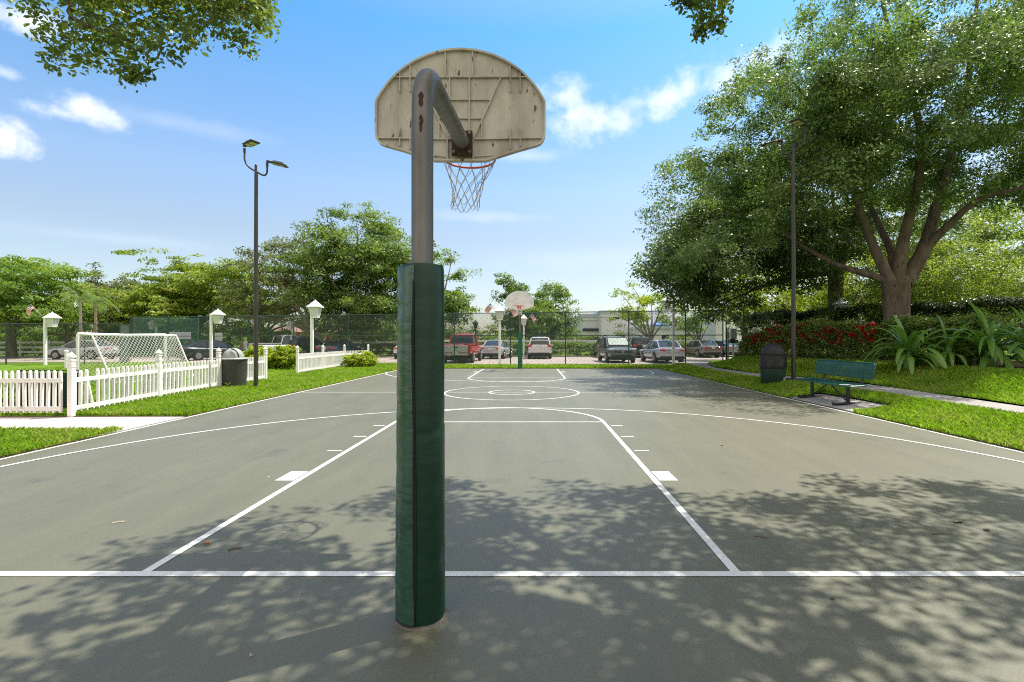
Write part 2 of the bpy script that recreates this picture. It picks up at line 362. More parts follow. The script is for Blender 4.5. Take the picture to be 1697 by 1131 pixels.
for (px, py, hw, hh, den) in CLOUDS:
    c = cdir(px, py); s = c.y / F * 1.0
    sb = N(nt, 'ShaderNodeVectorMath', operation='SUBTRACT'); L.new(vec, sb.inputs[0]); sb.inputs[1].default_value = c
    ml = N(nt, 'ShaderNodeVectorMath', operation='MULTIPLY'); L.new(sb.outputs[0], ml.inputs[0])
    ml.inputs[1].default_value = (1 / (hw * s), .5 / (hw * s), 1 / (hh * s))
    ln = N(nt, 'ShaderNodeVectorMath', operation='LENGTH'); L.new(ml.outputs[0], ln.inputs[0])
    # 1 - dist + noise
    k = N(nt, 'ShaderNodeMath', operation='MULTIPLY_ADD'); L.new(nb.outputs[0], k.inputs[0]); k.inputs[1].default_value = 2.4 if den > .45 else 1.2
    iv = N(nt, 'ShaderNodeMath', operation='SUBTRACT'); iv.inputs[0].default_value = 1.0; L.new(ln.outputs['Value'], iv.inputs[1])
    L.new(iv.outputs[0], k.inputs[2])
    mr = N(nt, 'ShaderNodeMapRange', interpolation_type='SMOOTHSTEP'); mr.inputs[1].default_value = 0.0; mr.inputs[2].default_value = 1.05 if den > .45 else 1.1
    mr.inputs[4].default_value = den; L.new(k.outputs[0], mr.inputs[0])
    if acc is None: acc = mr.outputs[0]
    else:
        mxn = N(nt, 'ShaderNodeMath', operation='MAXIMUM'); L.new(acc, mxn.inputs[0]); L.new(mr.outputs[0], mxn.inputs[1]); acc = mxn.outputs[0]
cl = N(nt, 'ShaderNodeMath', operation='MULTIPLY'); cl.use_clamp = True; L.new(acc, cl.inputs[0]); cl.inputs[1].default_value = .82
cm = N(nt, 'ShaderNodeMix', data_type='RGBA'); L.new(cl.outputs[0], cm.inputs['Factor']); L.new(cur, cm.inputs[6]); cm.inputs[7].default_value = (6.6, 6.7, 7.2, 1)
bm_ = N(nt, 'ShaderNodeMapRange', interpolation_type='SMOOTHSTEP'); bm_.inputs[1].default_value = .05; bm_.inputs[2].default_value = -.45; L.new(sx_.outputs['Y'], bm_.inputs[0])  # unseen bright clouds behind the camera, added as fill to lift the shadows
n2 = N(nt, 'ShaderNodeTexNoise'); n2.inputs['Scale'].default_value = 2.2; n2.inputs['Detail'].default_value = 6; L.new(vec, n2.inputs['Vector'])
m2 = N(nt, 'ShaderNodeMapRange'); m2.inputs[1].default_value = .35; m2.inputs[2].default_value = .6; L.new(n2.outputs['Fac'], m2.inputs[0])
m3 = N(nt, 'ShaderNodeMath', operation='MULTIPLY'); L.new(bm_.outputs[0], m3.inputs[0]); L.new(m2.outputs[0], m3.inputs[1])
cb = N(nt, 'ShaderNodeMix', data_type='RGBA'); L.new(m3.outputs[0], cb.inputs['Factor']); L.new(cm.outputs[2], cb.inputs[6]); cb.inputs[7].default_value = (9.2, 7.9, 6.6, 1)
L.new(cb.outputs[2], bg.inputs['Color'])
SC.render.engine = 'CYCLES'; SC.cycles.use_denoising = False; SC.cycles.filter_width = 1.1; SC.cycles.use_adaptive_sampling = False; SC.cycles.sample_clamp_indirect = 4.0
SC.view_settings.view_transform = 'Standard'; SC.view_settings.look = 'None'; SC.view_settings.exposure = 0.55; SC.view_settings.gamma = 1.0

# ------------------------------------------------------------------ ground, court, paths, lawns
KX = -.545                                                   # middle line of the two keys
Y0, Y1 = 3.125, 25.2                                         # near and far baselines
SXL, SXR = -6.42, 6.30
g = MB(); g.add([(-400, -120, -.035), (400, -120, -.035), (400, 700, -.035), (-400, 700, -.035)], [(0, 1, 2, 3)])
tag(g.build('ground', m_ground), kind='structure')
g = MB(); g.box((( -6.50 + 6.38) / 2, (25.62 - 8) / 2, -.02), (12.88, 33.62, .04))
court = tag(g.build('court', m_court), kind='structure')
ln = MB()
LZ = .0035
def strip(a, b, wd, z=LZ):
    a = Vector((a[0], a[1], z)); b = Vector((b[0], b[1], z)); d = (b - a).normalized(); n = Vector((-d.y, d.x, 0)) * wd / 2
    ln.add([a + n, a - n, b - n, b + n], [(0, 1, 2, 3)])
def arc(cx, cy, r, a0, a1, wd, n=72, z=LZ):
    vs = []; fs = []
    for i in range(n + 1):
        a = math.radians(a0 + (a1 - a0) * i / n); c, s_ = math.cos(a), math.sin(a)
        vs += [(cx + (r - wd / 2) * c, cy + (r - wd / 2) * s_, z), (cx + (r + wd / 2) * c, cy + (r + wd / 2) * s_, z)]
        if i: fs.append((2 * i - 2, 2 * i - 1, 2 * i + 1, 2 * i))
    ln.add(vs, fs)
strip((-6.5, Y0), (6.38, Y0), .066)                           # near baseline
strip((SXL, Y0 + .034), (SXL, Y1), .05); strip((SXR, Y0 + .034), (SXR, Y1), .05)
strip((SXL, Y0 - .034), (SXL, -6), .05, LZ); strip((SXR, Y0 - .034), (SXR, -6), .05, LZ)
strip((SXL - .025, Y1 + .025), (SXR + .025, Y1 + .025), .05)
strip((SXL + .026, 14.0), (SXR - .026, 14.0), .045)
KL, KR = -2.40, 1.268
FT = 8.95; FT2 = 19.35
strip((KL, Y0 + .034), (KL, FT), .06); strip((KR, Y0 + .034), (KR, FT), .06)
strip((KL + .031, FT - .03), (KR - .031, FT - .03), .05)
strip((KL, Y1 - .001), (KL, FT2), .06); strip((KR, Y1 - .001), (KR, FT2), .06)
strip((KL + .031, FT2 + .03), (KR - .031, FT2 + .03), .05)
rk = (KR - KL) / 2
arc((KL + KR) / 2, FT + .004, rk, 0, 180, .06, z=LZ + .0004); arc((KL + KR) / 2, FT2 - .004, rk, 180, 360, .06, z=LZ + .0004)
arc(KX, 14.0, 1.84, 0, 360, .05, 96, z=LZ + .0008); arc(KX, 14.0, .62, 0, 360, .05, 64, z=LZ + .0008)
arc(-.10, 4.72, 6.03, 6, 176, .05, 110, z=LZ + .0012)
arc(-.53, Y1 - 1.6, 6.02, 180, 360, .05, 110, z=LZ + .0012)
strip((-6.55, Y1 - 1.6), (-6.55, Y1), .05, LZ + .0016); strip((5.49, Y1 - 1.6), (5.49, Y1), .05, LZ + .0016)
for (sx, kx) in ((-1, KL), (1, KR)):
    for sgn, yy in ((1, lambda t: t), (-1, lambda t: Y0 + Y1 - t)):
        y0, y1 = sorted((yy(5.20), yy(5.56)))
        x0, x1 = sorted((kx + sx * .045, kx + sx * .235))
        ln.add([(x0, y0, LZ), (x1, y0, LZ), (x1, y1, LZ), (x0, y1, LZ)], [(0, 1, 2, 3)])
        for ty in (6.6, 7.58, 8.52):
            strip((kx + sx * .07, yy(ty)), (kx + sx * .26, yy(ty)), .045)
ln.build('court_marking', m_line, court)
# paths and slabs
def slab(name, poly, z0, z1, mat):
    b = MB(); b.prism(poly, z0, z1); return tag(b.build(name, mat), kind='structure')
PL = [(7.87, -4), (7.87, 8), (7.95, 11.5), (7.65, 14), (7.15, 16.5), (7.1, 19), (7.36, 23), (7.7, 25.8), (8.3, 28.7)]
PR = [(9.3, -4), (9.2, 9.5), (9.5, 13.5), (9.4, 15), (9.0, 17), (8.35, 19.5), (8.3, 23), (9.0, 26), (10.6, 28.2)]
PZ = .20
slab('path', PL + PR[::-1], -.03, PZ, m_conc2)
slab('path_left', [(-40, 8.05), (-8.6, 8.10), (-7.9, 8.22), (-7.2, 8.16), (-6.75, 7.92), (-6.52, 7.55), (-6.505, 9.50), (-9.0, 9.46), (-40, 9.40)], -.03, .008, m_conc)
g = MB(); pl = [(6.395, 12.6), (6.395, 10.1), (7.2, 10.05), (7.32, 10.2), (7.28, 12.65)]; n_ = len(pl)
g.add([(x, y, -.03) for x, y in pl] + [(x, y, .012 + (x - 6.395) * .11) for x, y in pl], [list(range(n_ - 1, -1, -1)), list(range(n_, 2 * n_))] + [(i, (i + 1) % n_, n_ + (i + 1) % n_, n_ + i) for i in range(n_)])
tag(g.build('bench_slab', m_conc2), kind='structure')
jn = MB()
slab('parking', [(-60, 30.9), (-24, 34.2), (-7, 30.9), (8.3, 28.95), (12.5, 28.0), (60, 24), (90, 43.2), (-60, 43.2)], -.03, -.005, m_paver)
slab('kerb', [(-60, 43.2), (90, 43.2), (90, 43.38), (-60, 43.38)], -.03, .10, m_conc2)
slab('road', [(-90, 30.2), (-24.2, 34.6), (-24.2, 36.9), (-60, 36.9), (-90, 36.9)], -.03, -.002, m_paver)

def edge_at(pts, y):
    for (x0, y0), (x1, y1) in zip(pts, pts[1:]):
        if y <= y1: return x0 + (x1 - x0) * max(0, (y - y0)) / (y1 - y0)
    return pts[-1][0]
def sstep(a, b, t):
    t = max(0.0, min(1.0, (t - a) / (b - a))); return t * t * (3 - 2 * t)
def berm(x, y):
    e = edge_at(PR, y) + .05
    d = x - e
    if d < 0: return PZ
    h = .46 * sstep(0, 2.4, d) * sstep(31.5, 27.0, y) + .10 * sstep(4, 12, d)
    return PZ + .012 + h + .02 * math.sin(x * 2.1 + y * 1.3)
def verge_z(x, y):
    e = edge_at(PL, y); return .02 + (PZ - .01) * sstep(0, 1, (x - 6.39) / max(.3, e - 6.39 - .05)) * (1 if y < 24 else 1)
def lawn_z(x, y):
    if x > 8.0 and x > edge_at(PR, y): return berm(x, y)
    if x > 6.3 and y < 25.6: return verge_z(x, y)
    return .022
# the raised bank right of the path
def bank(name, mat, d0, d1, ya, yb, lift, nx=40, ny=64):
    vs = []; fs = []
    for j in range(ny + 1):
        y = ya + (yb - ya) * j / ny; e = edge_at(PR, y) + .05
        for i in range(nx + 1):
            t = i / nx; d = d0 + (d1 - d0) * t * t if d0 < .5 else d0 + (d1 - d0) * t
            x = e + d; vs.append((x, y, berm(x, y) + lift))
    W = nx + 1
    for j in range(ny):
        for i in range(nx): fs.append((j * W + i, j * W + i + 1, (j + 1) * W + i + 1, (j + 1) * W + i))
    for j in range(ny):  # soil edge against the path
        a, b_ = vs[j * W], vs[(j + 1) * W]; o = len(vs)
    b = MB(); b.add(vs, fs, 0, True); return tag(b.build(name, mat), kind='structure')
bank('lawn_bank', m_soil, 0, 40, -4, 31.5, 0)
bank('mulch_bed', m_mulch, 1.75, 7.5, 13.0, 29.0, .012)
def lawn(name, poly):
    b = MB(); n = len(poly)
    b.prism(poly, -.03, .02, 0)
    b.m = [1] * len(b.m); b.m[1] = 0
    return tag(b.build(name, [m_soil, m_dirt]), kind='structure')
lawn('lawn_left', [(-6.51, 9.54), (-6.51, 25.66), (-6.0, 25.66), (-6.0, 30.2), (-8.0, 30.6), (-24, 33.4), (-50, 29.9), (-50, 9.48), (-9.0, 9.50)])
lawn('lawn_strip', [(-5.99, 25.66), (6.40, 25.66), (7.7, 25.7), (8.2, 28.6), (-5.99, 30.1)])
lawn('lawn_patch', [(-6.51, 7.50), (-6.76, 7.88), (-7.2, 8.12), (-7.9, 8.18), (-8.6, 8.06), (-30, 8.0), (-30, -2), (-6.51, -2)])
vs = []; fs = []; NXV, NYV = 14, 120
for j in range(NYV + 1):
    y = -3 + 28.6 * j / NYV; e = edge_at(PL, y) - .002
    for i in range(NXV + 1):
        x = 6.392 + (e - 6.392) * i / NXV; vs.append((x, y, verge_z(x, y)))
for j in range(NYV):
    for i in range(NXV):
        c_ = vs[j * (NXV + 1) + i]
        if 10.0 < c_[1] and c_[1] < 12.5 and c_[0] < 7.18: continue
        fs.append((j * (NXV + 1) + i, j * (NXV + 1) + i + 1, (j + 1) * (NXV + 1) + i + 1, (j + 1) * (NXV + 1) + i))
b = MB(); b.add(vs, fs, 0, True)
o_ = len(vs); vv = [(6.391, v[1], v[2]) for v in vs[::NXV + 1]]; b.add([(x, y, -.02) for x, y, z in vv] + vv, [(k, k + 1, NYV + 2 + k, NYV + 1 + k) for k in range(NYV)], 1)
tag(b.build('lawn_verge', [m_soil, m_dirt]), kind='structure')
def blades(name, regions, total):
    V = []
    for (fn, dens) in regions: V.append(fn(dens))
    P = np.concatenate(V)
    k = len(P); ang = NR.random(k) * 2 * PI
    dist = np.hypot(P[:, 0], P[:, 1])
    h = (.035 + .045 * NR.random(k)) * (1 + .02 * dist); wd = (.004 + .004 * NR.random(k)) * (1 + .06 * dist)
    lean = NR.random((k, 2)) * 2 - 1
    dx = np.cos(ang) * wd; dy = np.sin(ang) * wd
    a = P + np.stack([dx, dy, np.zeros(k)], 1); b = P - np.stack([dx, dy, np.zeros(k)], 1)
    mid = P + np.stack([lean[:, 0] * h * .3, lean[:, 1] * h * .3, h * .6], 1)
    t = P + np.stack([lean[:, 0] * h * .9, lean[:, 1] * h * .9, h], 1)
    T = np.empty((k, 4, 3)); T[:, 0] = a; T[:, 1] = b
    T[:, 2] = mid - np.stack([dx, dy, np.zeros(k)], 1) * .7; T[:, 3] = t
    return tag(np_mesh(name, T.reshape(-1, 3), 4, l_grass), 'bright green mown grass growing on the lawns around the court', 'grass', kind='stuff')
def reg(x0f, x1f, ya, yb, base):
    def fn(d):
        n = int(d); y = ya + (yb - ya) * NR.random(n) ** 1.5
        keep = NR.random(n)
        x0 = np.array([x0f(v) for v in y]); x1 = np.array([x1f(v) for v in y])
        x = x0 + (x1 - x0) * keep
        ok = np.ones(n, bool)
        ok &= ~((x > 6.2) & (x < 7.29) & (y > 10.04) & (y < 12.63))
        ok &= ~((x < -6.45) & (y > 7.9) & (y < 9.55) & (x < -6.6))
        x, y = x[ok], y[ok]
        z = np.array([lawn_z(a, b) for a, b in zip(x, y)])
        return np.stack([x, y, z], 1)
    return (fn, base)
blades('grass', [
    reg(lambda y: 6.345, lambda y: edge_at(PL, y) - .0, 4.5, 25.6, 95000),
    reg(lambda y: edge_at(PR, y) + .05, lambda y: edge_at(PR, y) + 2.6, 7, 27, 62000),
    reg(lambda y: -10.0, lambda y: -6.465, 9.56, 30, 70000),
    reg(lambda y: -24.0, lambda y: -10.0, 10, 30, 52000),
    reg(lambda y: -9.5, lambda y: -6.465, 5.4, 8.0, 30000),
    reg(lambda y: -6.2, lambda y: 7.6, 25.66, 28.6, 22000)], 0)

# ------------------------------------------------------------------ basketball hoops
def fan_outline(n=40):
    hw = .684
    pts = [(-.205, 0), (.205, 0), (.476, .086), (.615, .124), (.648, .14), (.672, .17), (.682, .205), (hw, .24), (hw, .462)]
    # arc from (hw,.477) over (0,.904)
    for i in range(1, n):
        xx = hw * math.cos(PI * i / n); pts.append((xx, .143 + math.sqrt(.761 ** 2 - xx * xx)))
    pts += [(-hw, .462), (-hw, .24), (-.682, .205), (-.672, .17), (-.648, .14), (-.615, .124), (-.476, .086)]
    return pts
def make_hoop():
    """origin at the foot of the pole; local +y points to the board"""
    t = thing('basketball_hoop', '', 'basketball hoop')
    b = MB(); pts = [(0, 0, .0), (0, 0, 2.60)]
    for i in range(1, 15):
        a = (PI / 2 - .06) * i / 14; r = .25
        pts.append((.004 * i / 14, r - r * math.cos(a), 2.655 + r * math.sin(a)))
    e = Vector(pts[-1]); d = Vector((.018, 1.34 - e.y, 3.01 - e.z))
    pts += [tuple(e + d * .33), tuple(e + d * .66), tuple(e + d)]
    b.tube(pts, .0565, 32)
    pole = b.build('pole', m_galv, t)
    s = MB()
    for (zc, hh, ww) in ((2.68, .042, .014), (2.555, .048, .011)):
        prof = []
        vs = []; fs = []; n = 14
        for i in range(n + 1):
            u = i / n; zz = zc + hh * (1 - 2 * u); wdt = ww * (math.sin(PI * u) ** .8 * (1 + .35 * math.sin(9 * u + zc * 7))) + .0006
            for sx in (-1, 0, 1):
                ang = sx * wdt / .0565
                if zz < 2.655: yy = -.0570 * math.cos(ang); zo = zz
                else:
                    aa = math.asin(min(1, (zz - 2.655) / .307)); rr = .25 + .0576 * math.cos(ang)
                    yy = .25 - rr * math.cos(aa); zo = 2.655 + rr * math.sin(aa)
                vs.append((math.sin(ang) * .057 + .004, yy, zo))
        for i in range(n):
            for k in range(2): fs.append((3 * i + k, 3 * i + k + 1, 3 * i + k + 4, 3 * i + k + 3))
        s.add(vs, fs, 0, True)
    s.build('rust_stain', m_rust, pole)
    f = MB(); f.lathe([(.142 , -.004), (.138, .003), (.10, .005)], seg=32); f.build('footing', m_foot, t)
    return t
def make_board(t, front_mat, ribs=True):
    by, bz = 1.43, 2.88
    b = MB(); o = fan_outline()
    n = len(o)
    vs = [(x, by, bz + z) for x, z in o] + [(x, by + .022, bz + z) for x, z in o]
    b.add(vs, [list(range(n))], 0); b.m[-1] = 0
    b.add([(x, by + .022, bz + z) for x, z in o], [list(range(n - 1, -1, -1))], 1)
    # flange round the rim, standing proud of the back
    for i in range(n):
        (x0, z0), (x1, z1) = o[i], o[(i + 1) % n]
        c = Vector((0, .42)); p0 = Vector((x0, z0)); p1 = Vector((x1, z1))
        q0 = p0 + (c - p0).normalized() * .016; q1 = p1 + (c - p1).normalized() * .016
        P = lambda p, y: (p.x, y, bz + p.y)
        b.add([P(p0, by - .03), P(p1, by - .03), P(q1, by - .03), P(q0, by - .03), P(p0, by + .022), P(p1, by + .022), P(q1, by + .0), P(q0, by + .0)],
              [(0, 1, 2, 3), (0, 1, 5, 4), (3, 2, 6, 7)], 0)
    board = b.build('backboard', [m_alum, front_mat], t)
    if ribs:
        r = MB()
        def rib(a, c, w=.009, h=.024):
            a = Vector((a[0], 0, a[1])); c = Vector((c[0], 0, c[1])); d = c - a; ln_ = d.length; ang = math.atan2(d.z, d.x)
            Mx = Matrix.Rotation(-ang, 3, 'Y')
            r.box(((a.x + c.x) / 2, by - h / 2 + .0005, bz + (a.z + c.z) / 2), (ln_, h, w), M=Mx, taper=(1, 1))
        zt, zl = .675, .177
        def zmax(x):
            return .143 + math.sqrt(.761 ** 2 - x * x) - .02
        rib((-.53, zt), (.53, zt)); rib((-.68, zl + .01), (-.10, zl)); rib((.10, zl), (.68, zl + .01))
        for x in (-.12, .098): rib((x, zt), (x, zmax(x)))
        for x in (-.486, -.404, .40, .48):
            rib((x, zt - .12), (x, zmax(x)), h=.022); rib((x, .05 + max(0, abs(x) - .25) * .3), (x, zl + .09), h=.022)
        rib((.326, zt), (.103, zl)); rib((-.326, zt), (-.103, zl))
        for x in (-.086, .072): rib((x, zl), (x, zt))
        rib((-.24, .495), (.24, .495), h=.02); rib((-.175, .345), (.175, .345), h=.02)
        for x in (-.172, .172): rib((x, zl), (x, .34), h=.02)
        for x in (-.103, .103): rib((x, .012), (x, zl), h=.03)
        rib((-.103, zl), (.103, zl)); rib((.11, .04), (.33, .055), h=.014); rib((-.33, .055), (-.11, .04), h=.014)
        r.build('rib', m_alum, board)
    b = MB(); b.box((.018, by - .045, bz + .13), (.165, .03, .20), bev=.006)
    mt = b.build('mounting_plate', m_rust, t)
    for sx in (-1, 1):
        for sz in (-1, 1):
            bb = MB(); p = (.018 + sx * .062, by - .058, bz + .13 + sz * .075); bb.tube([p, (p[0], p[1] - .020, p[2])], .011, 8)
            bb.build('bolt', m_galv, mt)
    return board
def make_rim(t, net_mat, seed):
    rr = random.Random(seed); cy, cz, r = 1.845, 3.05, .2286; cx = .018
    b = MB(); b.tube([(cx + r * math.cos(2 * PI * i / 48), cy + r * math.sin(2 * PI * i / 48), cz) for i in range(49)], .010, 10, cap=False)
    b.tube([(cx - .1, 1.46, cz), (cx - .13, cy - .18, cz)], .009, 8); b.tube([(cx + .1, 1.46, cz), (cx + .13, cy - .18, cz)], .009, 8)
    b.box((cx, 1.462, cz - .05), (.22, .02, .15), bev=.004)
    rim = b.build('rim', m_orange, t)
    n = MB(); S = 12; lev = [(0.0, .232), (.105, .185), (.185, .150), (.26, .128), (.33, .118), (.40, .122)]
    jx = [rr.uniform(-.012, .012) for _ in range(200)]
    def P(l, i):
        z, rad = lev[l]; a = 2 * PI * (i + (.5 if l % 2 else 0)) / S
        k = (l * S + i % S) % 190; j = .0 if l == 0 else 1.0
        sway = .012 * l
        return Vector((cx + (rad + j * jx[k]) * math.cos(a) - sway * .6, cy + (rad + j * jx[k + 3]) * math.sin(a) + sway * .3, cz - .012 - z + j * jx[k + 5] * 1.3))
    for l in range(len(lev) - 1):
        for i in range(S):
            p = P(l, i)
            if l % 2 == 0: q = (P(l + 1, i), P(l + 1, i - 1))
            else: q = (P(l + 1, i + 1), P(l + 1, i))
            for qq in q:
                mid = (p + qq) / 2 + Vector((0, 0, -.006)); n.tube([p, mid, qq], .0030, 5, cap=False)
    for i in range(S):
        p = P(len(lev) - 1, i); q = P(len(lev) - 1, i + 1); mid = (p + q) / 2 + Vector((0, 0, -.028)); n.tube([p, mid, q], .0030, 5, cap=False)
    n.build('net', net_mat, t)
    return rim
def pad_mesh(fine):
    b = MB(); NA, NZ = (72, 90) if fine else (24, 8)
    hgt = 1.825
    vs = []; fs = []
    for j in range(NZ + 1):
        z = .006 + hgt * j / NZ; u = j / NZ
        for i in range(NA):
            a = 2 * PI * i / NA
            r = .113 + .004 * (1 - u)
            if fine: r += .0004 * math.sin(z * 37 + 3 * math.sin(a * 2)) * math.sin(a * 3 + z * 4) + .0006 * math.sin(z * 9 + a)
            if fine and abs(z - 1.02 - .05 * math.sin(a)) < .02: r -= .0025
            if fine and abs(z - .36 + .06 * math.cos(a)) < .02: r -= .002
            if j in (0, NZ): r -= .004
            vs.append((r * math.cos(a), r * math.sin(a), z))
    for j in range(NZ):
        for i in range(NA):
            i2 = (i + 1) % NA; fs.append((j * NA + i, j * NA + i2, (j + 1) * NA + i2, (j + 1) * NA + i))
    o = len(vs)
    for i in range(NA):
        a = 2 * PI * i / NA; vs.append((.056 * math.cos(a), .056 * math.sin(a), .006 + hgt))
    for i in range(NA): fs.append((NZ * NA + i, NZ * NA + (i + 1) % NA, o + (i + 1) % NA, o + i))
    b.add(vs, fs, 0, True); return b
near = make_hoop(); near.location = (-.572, 2.655, 0)
tag(near, 'tall near basketball hoop seen from behind, gooseneck pole wrapped in green padding', 'basketball hoop', 'basketball hoops on the court')
pad = pad_mesh(True).build('pole_pad', m_vinyl, near)
# overlapping flap on the left of the pad, open along a black gap
fl = MB(); NA, NZ = 40, 130; vs = []; fs = []
for j in range(NZ + 1):
    u = j / NZ; z = .012 + 1.808 * u
    # angle measured from the camera-facing side (-y), negative = left
    a1 = math.radians(-6 - 8 * math.sin(PI * min(1, (1 - u) * 1.25)) ** 1.0 - 3 * math.sin(u * 9)); a0 = math.radians(-128)
    for i in range(NA + 1):
        t = i / NA; a = a0 + (a1 - a0) * t
        r = .1235 + .010 * (1 - u) + .0026 * math.sin(z * 46 + 4 * t + 2 * math.sin(z * 7)) * math.exp(-((t - .62) / .12) ** 2) + .0008 * math.sin(z * 19 - 6 * t + 2 * math.sin(z * 5)) + .0009 * math.sin(z * 63 + 9 * t + 3 * math.sin(z * 11)) * math.exp(-((t - .62) / .12) ** 2)
        r += .006 * math.exp(-((t - .5) / .06) ** 2) * (1 - .6 * u)
        r -= .006 * max(0, t - .93) / .07
        vs.append((r * math.sin(a), -r * math.cos(a), z))
W = NA + 1
for j in range(NZ):
    for i in range(NA): fs.append((j * W + i, j * W + i + 1, (j + 1) * W + i + 1, (j + 1) * W + i))
fl.add(vs, fs, 0, True); fo = fl.build('flap', m_vinylflap, pad)
so_ = fo.modifiers.new('thick', 'SOLIDIFY'); so_.thickness = .0045; so_.offset = -1
gp = MB(); vs = []; fs = []
for j in range(41):
    u = j / 40; z = .010 + 1.812 * u
    c0 = math.radians(-20); c1 = math.radians(-4.0 + 1.5 * math.sin(u * 6) - 3.5 * u ** 2 - (7 if u > .97 else 0))
    for i in range(9):
        a = c0 + (c1 - c0) * i / 8; vs.append((.1192 * math.sin(a) + .0035 * (1 - u) * math.sin(a), -(.1192 + .0035 * (1 - u)) * math.cos(a), z))
for j in range(40):
    for i in range(8): fs.append((j * 9 + i, j * 9 + i + 1, (j + 1) * 9 + i + 1, (j + 1) * 9 + i))
gp.add(vs, fs, 0, True); gp.build('seam_strip', m_black, pad)
make_board(near, m_boardwhite); make_rim(near, m_net, 3)
far = make_hoop(); far.rotation_euler = (0, 0, PI); far.location = (-.58, 25.52, 0)
tag(far, 'small far basketball hoop with white fan board before the chain link fence', 'basketball hoop', 'basketball hoops on the court')
m_padfar = M('green_vinyl_clean', (.008, .10, .055), .4, col2=(.012, .12, .07), scale=3)
pad_mesh(False).build('pole_pad', m_padfar, far); make_board(far, m_boardwhite, False)
m_netw = M('net_white', (.75, .74, .72), .8); make_rim(far, m_netw, 5)

# ------------------------------------------------------------------ court light posts
def floodlight(t, base, yaw, tilt, name='lamp_head'):
    """flat LED head; local x = length"""
    Mx = Matrix.Rotation(yaw, 3, 'Z') @ Matrix.Rotation(tilt, 3, 'Y')
    b = MB(); ctr = Vector(base) + Mx @ Vector((.36, 0, 0))
    b.box(ctr, (.50, .30, .075), bev=.03, M=Mx, taper=(.86, .8))
    b.box(Vector(base) + Mx @ Vector((.06, 0, 0)), (.14, .09, .06), M=Mx, bev=.01)
    for k in range(5): b.box(Vector(base) + Mx @ Vector((.24 + .06 * k, 0, .045)), (.012, .20, .03), M=Mx)
    h = b.build(name, m_bronze, t)
    l = MB()
    for k in (0, 1): l.box(Vector(base) + Mx @ Vector((.27 + .19 * k, 0, -.040)), (.15, .21, .008), M=Mx)
    l.build('lens', m_led, h)
def light_post(px, Yp, ytop, mirror, label, baseplate):
    x = wx(px, Yp); zb = lawn_z(x, Yp); ht = wz(ytop, Yp) - zb
    t = thing('light_post', label, 'light post', (x, Yp, zb), 0, 'dark flood light posts beside the court')
    b = MB(); b.tube([(0, 0, 0), (0, 0, ht * .5), (.01 * mirror, 0, ht)], [.064, .058, .050], 20); b.build('pole', m_bronze, t)
    if baseplate:
        p = MB(); p.box((0, 0, .045), (.42, .42, .10), bev=.02); p.build('base_plate', m_bronze, t)
    s = 1 if mirror > 0 else -1
    c = MB(); c.tube([(0, 0, ht), (0, 0, ht + .22)], .035, 12); c.lathe([(.038, 0), (.04, .03), (.02, .055)], (0, 0, ht + .2), 12)
    a1 = [(-.36 * s, .02, ht + .62)]
    ctrl = [(-.36, .62), (-.36, .42), (-.31, .28), (-.21, .17), (-.10, .10), (0.03, .03), (.15, -.04), (.23, -.06), (.29, -.02), (.31, .06), (.31, .20)]
    c.tube([(u * s, .045, ht + v) for u, v in ctrl], .026, 10)
    for (u, v) in ((-.36, .62), (.31, .20)): c.lathe([(.036, 0), (.036, .12)], (u * s, .045, ht + v), 12)
    c.build('arm', m_bronze, t)
    floodlight(t, (-.36 * s, .02, ht + .80), math.radians(-30 if s > 0 else -150), math.radians(-3))
    floodlight(t, (.31 * s, .045, ht + .36), 0 if s > 0 else PI, math.radians(13))
    return t
light_post(424, 14.95, 287, 1, 'dark pole with two flood lights on the left grass beside the picket fence', False)
light_post(1315, 15.0, 252, -1, 'dark pole with two flood lights rising in front of the big oak', True)

# ------------------------------------------------------------------ picket fences
def post_mb(h=1.04, w=.092):
    b = MB(); b.box((0, 0, h / 2), (w, w, h), bev=.008); b.box((0, 0, h - .10), (w + .014, w + .014, .02)); return b
def cap_mb(h, w=.105):
    b = MB(); s = w * .72
    b.lathe([(s * 1.12, 0), (s * 1.12, .02), (s * .62, .035), (s * .62, .05), (s * 1.1, .062), (s * 1.14, .085), (s * .55, .135), (.004, .17)], (0, 0, h), 4, sm=False, sq=True); return b
def picket(b, x, y, z0, z1, wd, th, rz=0.0, lean=0.0):
    n = [(-wd / 2, z0), (wd / 2, z0), (wd / 2, z1 - .05), (wd * .22, z1 - .012), (0, z1), (-wd * .22, z1 - .012), (-wd / 2, z1 - .05)]
    ca, sa = math.cos(rz), math.sin(rz); vs = []
    for t in (-th / 2, th / 2):
        for (u, z) in n:
            u2 = u + (z - z1) * lean
            vs.append((x + u2 * ca - t * sa, y + u2 * sa + t * ca, z))
    k = len(n); fs = [list(range(k - 1, -1, -1)), list(range(k, 2 * k))] + [(i, (i + 1) % k, k + (i + 1) % k, k + i) for i in range(k)]
    b.add(vs, fs)
PM = post_mb().build('post_proto', m_vwhite); CM = cap_mb(1.04, .092).build('cap_proto', m_vwhite)
pme, cme = PM.data, CM.data
bpy.data.objects.remove(PM); bpy.data.objects.remove(CM)
